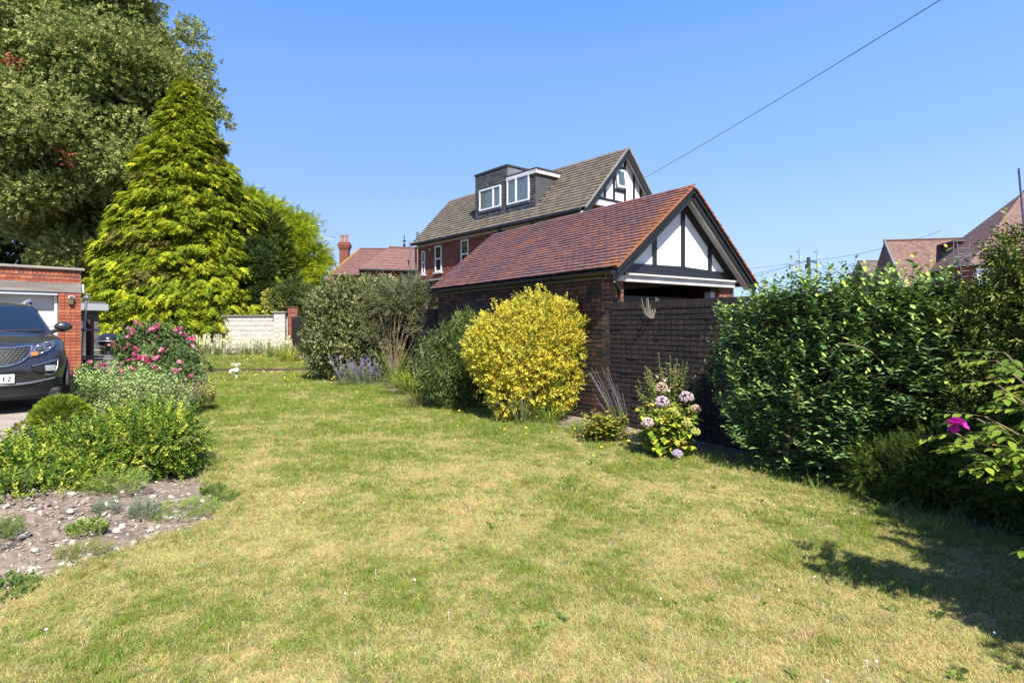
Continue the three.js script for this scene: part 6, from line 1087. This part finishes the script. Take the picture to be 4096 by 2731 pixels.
// ---------- left-hand bed ----------
{
  // pink shrub roses
  const rose = (label, p, l, n, blooms, seed) => {
    const t = thing('pink_rose_bush', label, 'shrub', p, 0, 'pink roses in the left bed'), r = rngOf(seed), inv = new THREE.Matrix4().makeTranslation(-p[0], -p[1], -p[2]);
    bush(t, l, { n, g: [sprig(651, 8, .10, .05, .032, { spread: 1.15 })], cols: [C(.05, .10, .03), C(.085, .14, .04), C(.15, .20, .06)], mat: GLOSS, seed, up: .3, wild: .7, opts: { inner: .45, outer: 1.08, rough: .18, freq: 2.5 } });
    woody(t, V(p[0], p[1], p[2]), l.map((q) => V(q[0], q[1], q[2])), .02, .007, greenStem, 'stems', .1, seed + 1);
    const pts = lumpPoints(l, 600, seed + 2, { inner: .98, outer: 1.14 }).filter(({ p: q, d }) => d.z > -.2 && (d.y > -.1 || r() < .35)), mats = [C(.74, .16, .32), C(.78, .28, .42), C(.82, .44, .52), C(.70, .10, .30)].map((c) => leafMat({ color: c, transmission: .25, roughness: .9 })), bg = [sprig(653, 12, .02, .036, .038, { spread: 1.35, fold: .3, curl: .35 }), sprig(654, 9, .015, .034, .036, { spread: 1.2, fold: .3, curl: .3 })];
    let k = 0; for (const c of pts) { if (k >= blooms) break; const m = 1 + ((r() * 5) | 0); for (let i = 0; i < m && k < blooms; i++, k++) part(t, 'rose_bloom', bg[k % 2], mats[(r() * 4) | 0]).applyMatrix4(inv.clone().multiply(frame(c.p.clone().add(V((r() - .5) * .16, (r() - .2) * .12, (r() - .5) * .12)), c.d.clone().add(V(0, .5, .4)), r() * 6, lerp(1.0, 1.6, r())))); }
  };
  rose('tall bushy pink rose beside the barbecue', [-7.95, .28, -12.6], [[-8.0, 1.12, -12.6, .50, .40, .45], [-8.3, .98, -12.6, .30, .34, .35], [-7.6, 1.22, -12.7, .38, .34, .40], [-7.9, .75, -12.5, .5, .40, .45], [-7.35, 1.0, -12.7, .26, .36, .35]], 2000, 130, 661);
  rose('lower spreading pink rose right of the tall pink rose at the lawn edge', [-7.03, .2, -11.6], [[-7.13, .85, -11.7, .42, .32, .4], [-6.73, .75, -11.5, .40, .34, .4], [-7.18, .45, -11.4, .5, .35, .4], [-6.58, .45, -11.2, .32, .36, .35], [-6.28, .5, -11.2, .22, .3, .25]], 1700, 90, 671);
  rose('small pink rose sprig at the left front of the tall rose', [-8.15, .3, -11.2], [[-8.1, .62, -11.2, .22, .20, .2], [-8.4, .5, -11.2, .2, .15, .2]], 200, 20, 675);
}
{
  // grey-green perennials
  const clump = (name, label, p, rx, rz, n, h, cols, seed, g) => { const t = thing(name, label, 'plant', p, 0, 'grey-green perennials in the left bed'), r = rngOf(seed), lv = [], gs = []; for (let i = 0; i < n; i++) { const a = r() * 6.283, q = Math.sqrt(r()), x = Math.cos(a) * q * rx, z = Math.sin(a) * q * rz, hh = h * lerp(.55, 1.05, r()) * (1 - .35 * q * q), e = V(x * 1.15, hh, z * 1.15), b = V(x, 0, z); if (i % 3 === 0) gs.push(taperTube([b, b.clone().lerp(e, .5), e], .004, .002, 3, 3)); for (let k = 0; k < 12; k++) { const u = .15 + .85 * k / 12; lv.push({ m: frame(b.clone().lerp(e, u), V(Math.cos(k * 2.4 + i), .3 + .9 * u * u, Math.sin(k * 2.4 + i)), 0, lerp(1.1, .7, u) * lerp(.8, 1.2, r())), c: hue(r, cols, .15) }); } } part(t, 'stems', merge(gs), greenStem); put(t, 'foliage', g, MATT, lv); };
  const lf = leaf(.095, .030, .25, .3), gg = [C(.17, .28, .075), C(.27, .39, .11), C(.38, .48, .16)];
  clump('sedum_clump', 'grey-green leafy perennial clump in front of the pink roses', [-6.5, .27, -9.7], .72, .65, 300, .74, gg, 681, lf);
  clump('sedum_clump', 'grey-green leafy perennial clump near the car wheel', [-7.1, .30, -9.4], .50, .5, 190, .66, gg, 682, lf);
  clump('sedum_clump', 'grey-green leafy perennials right of centre in the left bed', [-5.8, .22, -9.3], .5, .6, 200, .60, [C(.17, .24, .08), C(.27, .33, .12), C(.36, .38, .14)], 683, lf);
  clump('sedum_clump', 'mixed green perennials behind the spreading honeysuckle', [-5.3, .2, -8.2], .6, .5, 200, .42, [C(.17, .24, .06), C(.28, .33, .10)], 684, lf);
  clump('sedum_clump', 'yellowing green perennials at the lawn edge below the lower pink rose', [-5.9, .12, -10.4], .45, .5, 160, .50, [C(.18, .24, .05), C(.34, .34, .09), C(.38, .30, .07)], 685, lf);
  spikePlant('lavender_spikes', 'thin dark lavender spikes among the pink roses', [-5.55, .1, -9.9], 30, .75, [.02, .02], [C(.12, .15, .08), C(.18, .2, .12)], [C(.12, .09, .22), C(.2, .14, .3)], 686, .3);
  // pale yellow iris-like flowers along the block wall
  for (let k = 0; k < 9; k++) { const x = -15.0 + k * .62, z = -25.2 + .25 * Math.sin(k * 2.1), y = .26, t = thing('pale_iris_clump', ['leftmost', 'second', 'third', 'fourth', 'middle', 'sixth', 'seventh', 'eighth', 'rightmost'][k] + ' of the nine cream-flowered strappy clumps along the block wall', 'plant', [x, y, z], 0, 'cream flowers along the block wall'), r = rngOf(690 + k), bl = [], fl = [], st = []; for (let i = 0; i < 90; i++) { const a = r() * 6.283, q = Math.sqrt(r()) * .28; bl.push({ m: new THREE.Matrix4().compose(V(Math.cos(a) * q, 0, Math.sin(a) * q), _q.setFromEuler(new THREE.Euler((r() - .3) * .5, Math.PI / 2 - a, (r() - .5) * .3, 'YXZ')), V(1, 1, 1).multiplyScalar(lerp(.6, 1.1, r()))), c: hue(r, [C(.25, .31, .10), C(.42, .44, .18), C(.5, .47, .2)], .15) }); } for (let i = 0; i < 26; i++) { const a = r() * 6.283, q = Math.sqrt(r()) * .35, h = lerp(.55, .95, r()); st.push(taperTube([V(Math.cos(a) * q * .6, 0, Math.sin(a) * q * .6), V(Math.cos(a) * q * .8, h * .5, Math.sin(a) * q * .8), V(Math.cos(a) * q, h, Math.sin(a) * q)], .006, .004, 3, 4)); for (let f = 0; f < 6; f++) fl.push({ m: frame(V(Math.cos(a) * q, h - f * .055, Math.sin(a) * q), V(r() - .5, .4, r() - .5), 0, lerp(.8, 1.3, r())), c: hue(r, [C(.74, .70, .42), C(.80, .78, .60)], .1) }); } put(t, 'blades', blade(.62, .026, .6), MATT, bl); part(t, 'stems', merge(st), greenStem); put(t, 'flowers', sprig(695, 5, .01, .034, .026, { spread: 1.3 }), MATT, fl); }
  strappy('yellow_grass_clump', 'yellow-green grass clump at the foot of the far brick wall', [-8.6, .25, -22.2], 260, .75, .018, .35, [C(.30, .36, .05), C(.45, .46, .10)], 699);
  strappy('yellow_grass_clump', 'green strappy leaves where block wall meets brick wall', [-9.9, .27, -24.3], 240, .8, .02, .4, [C(.17, .24, .06), C(.34, .38, .14)], 698);
  strappy('dock_plant', 'broad-leaved green weed growing in the earth step', [-10.05, .05, -19.2], 26, .34, .06, .08, [C(.08, .15, .04), C(.16, .22, .06)], 697, GLOSS, [.3, .9]);
  // climbing stem leaning on the block wall
}
{
  // clipped ball conifer
  const t = thing('ball_conifer', 'small clipped ball of a green dwarf conifer by the driveway', 'shrub', [-5.28, .24, -6.7]);
  bush(t, [[-5.26, .49, -6.7, .23, .22, .23], [-5.33, .45, -6.68, .19, .18, .19], [-5.15, .49, -6.7, .15, .16, .17]], { n: 3400, g: [spray(31, .055, .018, 6, .1)], cols: [C(.14, .21, .02), C(.25, .32, .03), C(.36, .42, .045)], seed: 702, up: .4, wild: .5, opts: { inner: .8, outer: 1.05, rough: .06 } });
  part(t, 'trunk', taperTube([V(0, -.05, 0), V(.01, .15, 0), V(0, .33, 0)], .03, .02, 5, 6), bark);
  bush(t, [[-5.55, .33, -6.6, .16, .10, .14]], { n: 260, g: [spray(32, .06, .018, 6, .1)], cols: [C(.12, .17, .02), C(.26, .28, .04)], seed: 703, name: 'low_foliage' });
}
{
  // spreading shrubby honeysuckle with tiny leaves on arching stems
  const t = thing('shrubby_honeysuckle', 'sprawling small-leaved yellow-green honeysuckle spilling over the bed', 'shrub', [-3.95, .05, -6.2]);
  const rnd = rngOf(711), gs = [], lv = [[], []], inv = new THREE.Matrix4().makeTranslation(3.95, -.05, 6.2);
  const lumps = [[-3.85, .28, -6.2, .44, .32, .42], [-4.18, .30, -6.45, .5, .30, .42], [-4.58, .22, -6.0, .42, .24, .4], [-4.08, .24, -5.75, .48, .30, .38], [-4.53, .22, -5.55, .45, .24, .38], [-4.05, .16, -5.1, .38, .20, .32], [-4.48, .20, -5.05, .42, .22, .36], [-4.08, .15, -4.6, .34, .18, .28], [-3.83, .13, -4.85, .26, .15, .24], [-3.58, .25, -5.85, .28, .28, .32], [-4.53, .16, -4.5, .34, .17, .3], [-3.75, .14, -5.45, .22, .14, .18]];
  bush(t, lumps, { n: 12500, g: [sprig(713, 14, .10, .027, .016, { spread: 1.0, opposite: true, fold: .2, curl: .1 }), sprig(714, 12, .075, .026, .016, { spread: 1.2, opposite: true, fold: .2, curl: .1 })], mat: phys({ color: C(1, 1, 1), roughness: .5, specularIntensity: .5, side: THREE.DoubleSide }), cols: [C(.04, .095, .010), C(.08, .15, .015), C(.17, .25, .024), C(.40, .42, .05)], seed: 712, up: .10, wild: .55, j: .25, s0: .7, s1: 1.3, opts: { inner: .45, outer: 1.08, minY: .02, rough: .22, freq: 3.2 } });
  for (let i = 0; i < 150; i++) {                            // arching shoots that stand clear of the mound
    const q = lumps[(rnd() * lumps.length) | 0], a = rnd() * 6.283, p = V(q[0] + Math.cos(a) * q[3] * .8, q[1] + q[4] * .5, q[2] + Math.sin(a) * q[5] * .8), e = p.clone().add(V(Math.cos(a) * .26, -.04 + .08 * rnd(), Math.sin(a) * .26)), m = p.clone().lerp(e, .5).add(V(0, .06, 0)); if (p.x + Math.cos(a) * .3 > -2.95) continue;
    gs.push(taperTube([p, m, e], .0025, .001, 4, 3)); const cv = new THREE.QuadraticBezierCurve3(p, m, e);
    for (let k = 0; k < 26; k++) { const u = k / 26, s = V(-Math.sin(a), .15, Math.cos(a)).multiplyScalar(k & 1 ? 1 : -1); lv[k & 1].push({ m: inv.clone().multiply(frame(cv.getPoint(u), s.add(V(0, .3 * rnd(), 0)), 0, lerp(1.1, .7, u))), c: hue(rnd, [C(.22, .28, .025), C(.42, .44, .05)], .2) }); }
  }
  // thick pale stems showing through and runners onto the drive
  for (const [a, b] of [[[-4.0, .05, -6.2], [-4.9, .25, -4.9]], [[-4.0, .05, -6.2], [-4.6, .32, -5.4]], [[-4.0, .05, -6.2], [-3.75, .15, -5.3]], [[-4.0, .05, -6.2], [-3.5, .3, -5.7]], [[-4.0, .05, -6.2], [-4.2, .4, -5.6]], [[-4.2, .2, -6.0], [-4.7, .3, -5.0]]]) { const A = V(...a), B = V(...b); gs.push(taperTube([A, A.clone().lerp(B, .5).add(V(0, .14, .05)), B], .009, .004, 10, 5)); }
  part(t, 'stems', merge(gs).applyMatrix4(inv), std({ color: C(.42, .32, .18), roughness: .85 }));
  lv.forEach((s, i) => put(t, 'shoot_leaves', leaf(.025, .015, .2, .1), phys({ color: C(1, 1, 1), roughness: .5, specularIntensity: .5, side: THREE.DoubleSide }), s));
  const runner = thing('honeysuckle_runner', 'thin leafy runner trailing across the driveway edge', 'plant'); const rl = []; const rp = new THREE.CatmullRomCurve3([V(-4.8, .36, -5.4), V(-5.2, .38, -5.6), V(-5.8, .37, -5.75), V(-6.4, .34, -5.9)]);
  part(runner, 'stem', new THREE.TubeGeometry(rp, 20, .003, 4), twig); for (let k = 0; k < 90; k++) { const q = rp.getPoint(k / 90); rl.push({ m: frame(q, V((k & 1) ? .3 : -.3, .4, (k & 1) ? 1 : -1), 0, 1), c: hue(rnd, [C(.15, .2, .02), C(.3, .34, .03)], .2) }); } put(runner, 'foliage', leaf(.018, .011, .2, .1), MATT, rl);
}
{
  // weeds, stones and litter on the bare soil
  const rnd = rngOf(721), stones = [[], [], []];
  const sg = [0, 1, 2].map((k) => { const g = new THREE.IcosahedronGeometry(1, 1), p = g.attributes.position, r = rngOf(730 + k), f = new Map(); for (let i = 0; i < p.count; i++) { const key = [p.getX(i), p.getY(i), p.getZ(i)].map((x) => x.toFixed(3)).join(); if (!f.has(key)) f.set(key, .75 + .4 * r()); const s = f.get(key); p.setXYZ(i, p.getX(i) * s, p.getY(i) * s * .55, p.getZ(i) * s * .8); } g.computeVertexNormals(); return g; });
  const inBed = (x, z) => x < xL(z) + .04 && x > xL(z) - 2.4;
  const add = (x, z, s, c) => stones[(rnd() * 3) | 0].push({ m: new THREE.Matrix4().compose(V(x, gy(x, z) - .02 + s * .25, z), _q.setFromEuler(new THREE.Euler(rnd() * .6, rnd() * 6, rnd() * .6)), V(s, s, s)), c });
  const stc = [C(.40, .33, .25), C(.55, .48, .38), C(.70, .65, .56), C(.34, .25, .18)];
  for (let i = 0; i < 5200; i++) { const z = -2.4 - rnd() * 4.2, x = xL(z) - Math.pow(rnd(), 1.1) * 2.3 + .03; add(x, z, lerp(.003, .013, Math.pow(rnd(), 2.2)), hue(rnd, stc, .2)); }
  for (let i = 0; i < 160; i++) { const z = -2.6 - rnd() * 3, x = xL(z) - .05 - Math.pow(rnd(), 1.5) * 1.5; add(x, z, lerp(.015, .035, rnd()), hue(rnd, [C(.55, .47, .38), C(.74, .69, .62)], .15)); }
  for (let i = 0; i < 2600; i++) { const z = -5.5 - rnd() * 9, x = xR(z) + rnd() * 1.3 + .02; add(x, z, lerp(.004, .014, Math.pow(rnd(), 2)), hue(rnd, [C(.44, .36, .28), C(.60, .54, .46), C(.30, .22, .16)], .2)); }
  const clods = []; for (let i = 0; i < 4200; i++) { const z = -2.4 - rnd() * 4.4, x = xL(z) - Math.pow(rnd(), .9) * 2.4 + .05, s = lerp(.006, .028, Math.pow(rnd(), 2)); clods.push({ m: new THREE.Matrix4().compose(V(x, gy(x, z) - .02 + s * .2, z), _q.setFromEuler(new THREE.Euler(rnd(), rnd() * 6, rnd())), V(s, s * .8, s)), c: hue(rnd, [C(.13, .10, .08), C(.22, .175, .14), C(.28, .23, .19)], .15) }); }
  tag(put(scene, 'soil_clods', sg[0], std({ color: C(1, 1, 1), roughness: 1 }), clods), 'crumbly brown soil clods on the bare bed', 'soil');
  const g = new THREE.Group(); g.name = 'bed_stones'; scene.add(g); tag(g, 'pale flint stones and chips on the bare bed soil', 'stones', null, 'stuff'); stones.forEach((s, i) => put(g, 'stones', sg[i], std({ color: C(1, 1, 1), roughness: .9, map: grain }), s));
  const weed = (label, x, z, n, R, h, cols, geom, seed) => { const t = thing('bed_weed', label, 'weed', [x, gy(x, z) - .02, z], 0, 'weeds on the bare soil'), r = rngOf(seed), lv = []; for (let i = 0; i < n; i++) { const a = r() * 6.283, q = Math.sqrt(r()) * R; lv.push({ m: frame(V(Math.cos(a) * q, .01 + h * Math.pow(r(), 1.3) * (1 - .5 * q / R), Math.sin(a) * q), V(Math.cos(a) * .7, .7, Math.sin(a) * .7), r() * 3, lerp(.6, 1.2, r())), c: hue(r, cols, .18) }); } put(t, 'foliage', geom, SOFT, lv); };
  const fine = sprig(741, 9, .05, .026, .005, { spread: .9 }), oval = sprig(742, 6, .03, .024, .013, { spread: 1.1 }), lightG = [C(.18, .27, .05), C(.30, .38, .09)], midG = [C(.10, .18, .04), C(.19, .26, .06)], greyG = [C(.17, .23, .14), C(.26, .30, .20)];
  weed('feathery light green weed at the middle of the bare bed', -3.42, -4.95, 420, .24, .20, lightG, fine, 751);
  weed('low green weed in the bed at the left picture edge', -3.55, -3.85, 260, .20, .14, midG, fine, 752);
  weed('leafy weed patch at the near left corner of the bed', -3.02, -3.3, 200, .22, .10, midG, oval, 753);
  weed('grey-green lavender seedling right of the feathery weed', -2.92, -4.55, 150, .09, .14, greyG, fine, 754);
  weed('fine green weed carpet near the right tip of the bed', -2.72, -4.75, 320, .26, .08, lightG, fine, 755);
  weed('small green weed near the lawn at the bed tip', -2.55, -5.1, 120, .10, .09, midG, fine, 756);
  weed('tiny weed tuft beneath the honeysuckle edge', -2.78, -5.35, 110, .09, .08, midG, oval, 757);
  weed('sparse weed between the stones at the bed middle', -3.1, -4.2, 140, .12, .10, lightG, oval, 758);
  weed('low weed under the honeysuckle at the left', -4.0, -4.6, 240, .2, .13, midG, oval, 759);
  weed('grey-green seedling among the stones', -3.18, -4.5, 90, .07, .10, greyG, fine, 760);
  weed('ragged weed tuft at the soil edge by the lawn', -2.9, -3.9, 150, .13, .07, [C(.2, .24, .06), C(.34, .32, .12)], fine, 761);
  // seedlings in the shade of the right border
  weed('spindly green seedlings in front of the leafy shrub', 2.75, -6.15, 180, .35, .22, midG, oval, 762);
  weed('small leafy weeds at the lawn edge under the leafy shrub', 3.05, -5.75, 160, .3, .18, midG, oval, 763);
  weed('small leafy weeds between golden bush and hydrangea', .95, -8.3, 120, .18, .12, lightG, oval, 764);
  weed('broad-leaved seedlings on the bare patch of border', 1.05, -8.75, 110, .15, .14, lightG, oval, 765);
  const stk = thing('fallen_stick', 'bleached stick lying on the bare soil of the bed', 'stick'); part(stk, 'wood', taperTube([V(-2.75, .05, -5.05), V(-2.98, .06, -4.85), V(-3.08, .045, -4.62), V(-3.2, .04, -4.5)], .006, .009, 10, 5), std({ color: C(.45, .38, .30), map: grain }));
}
renderer.render(scene, camera);
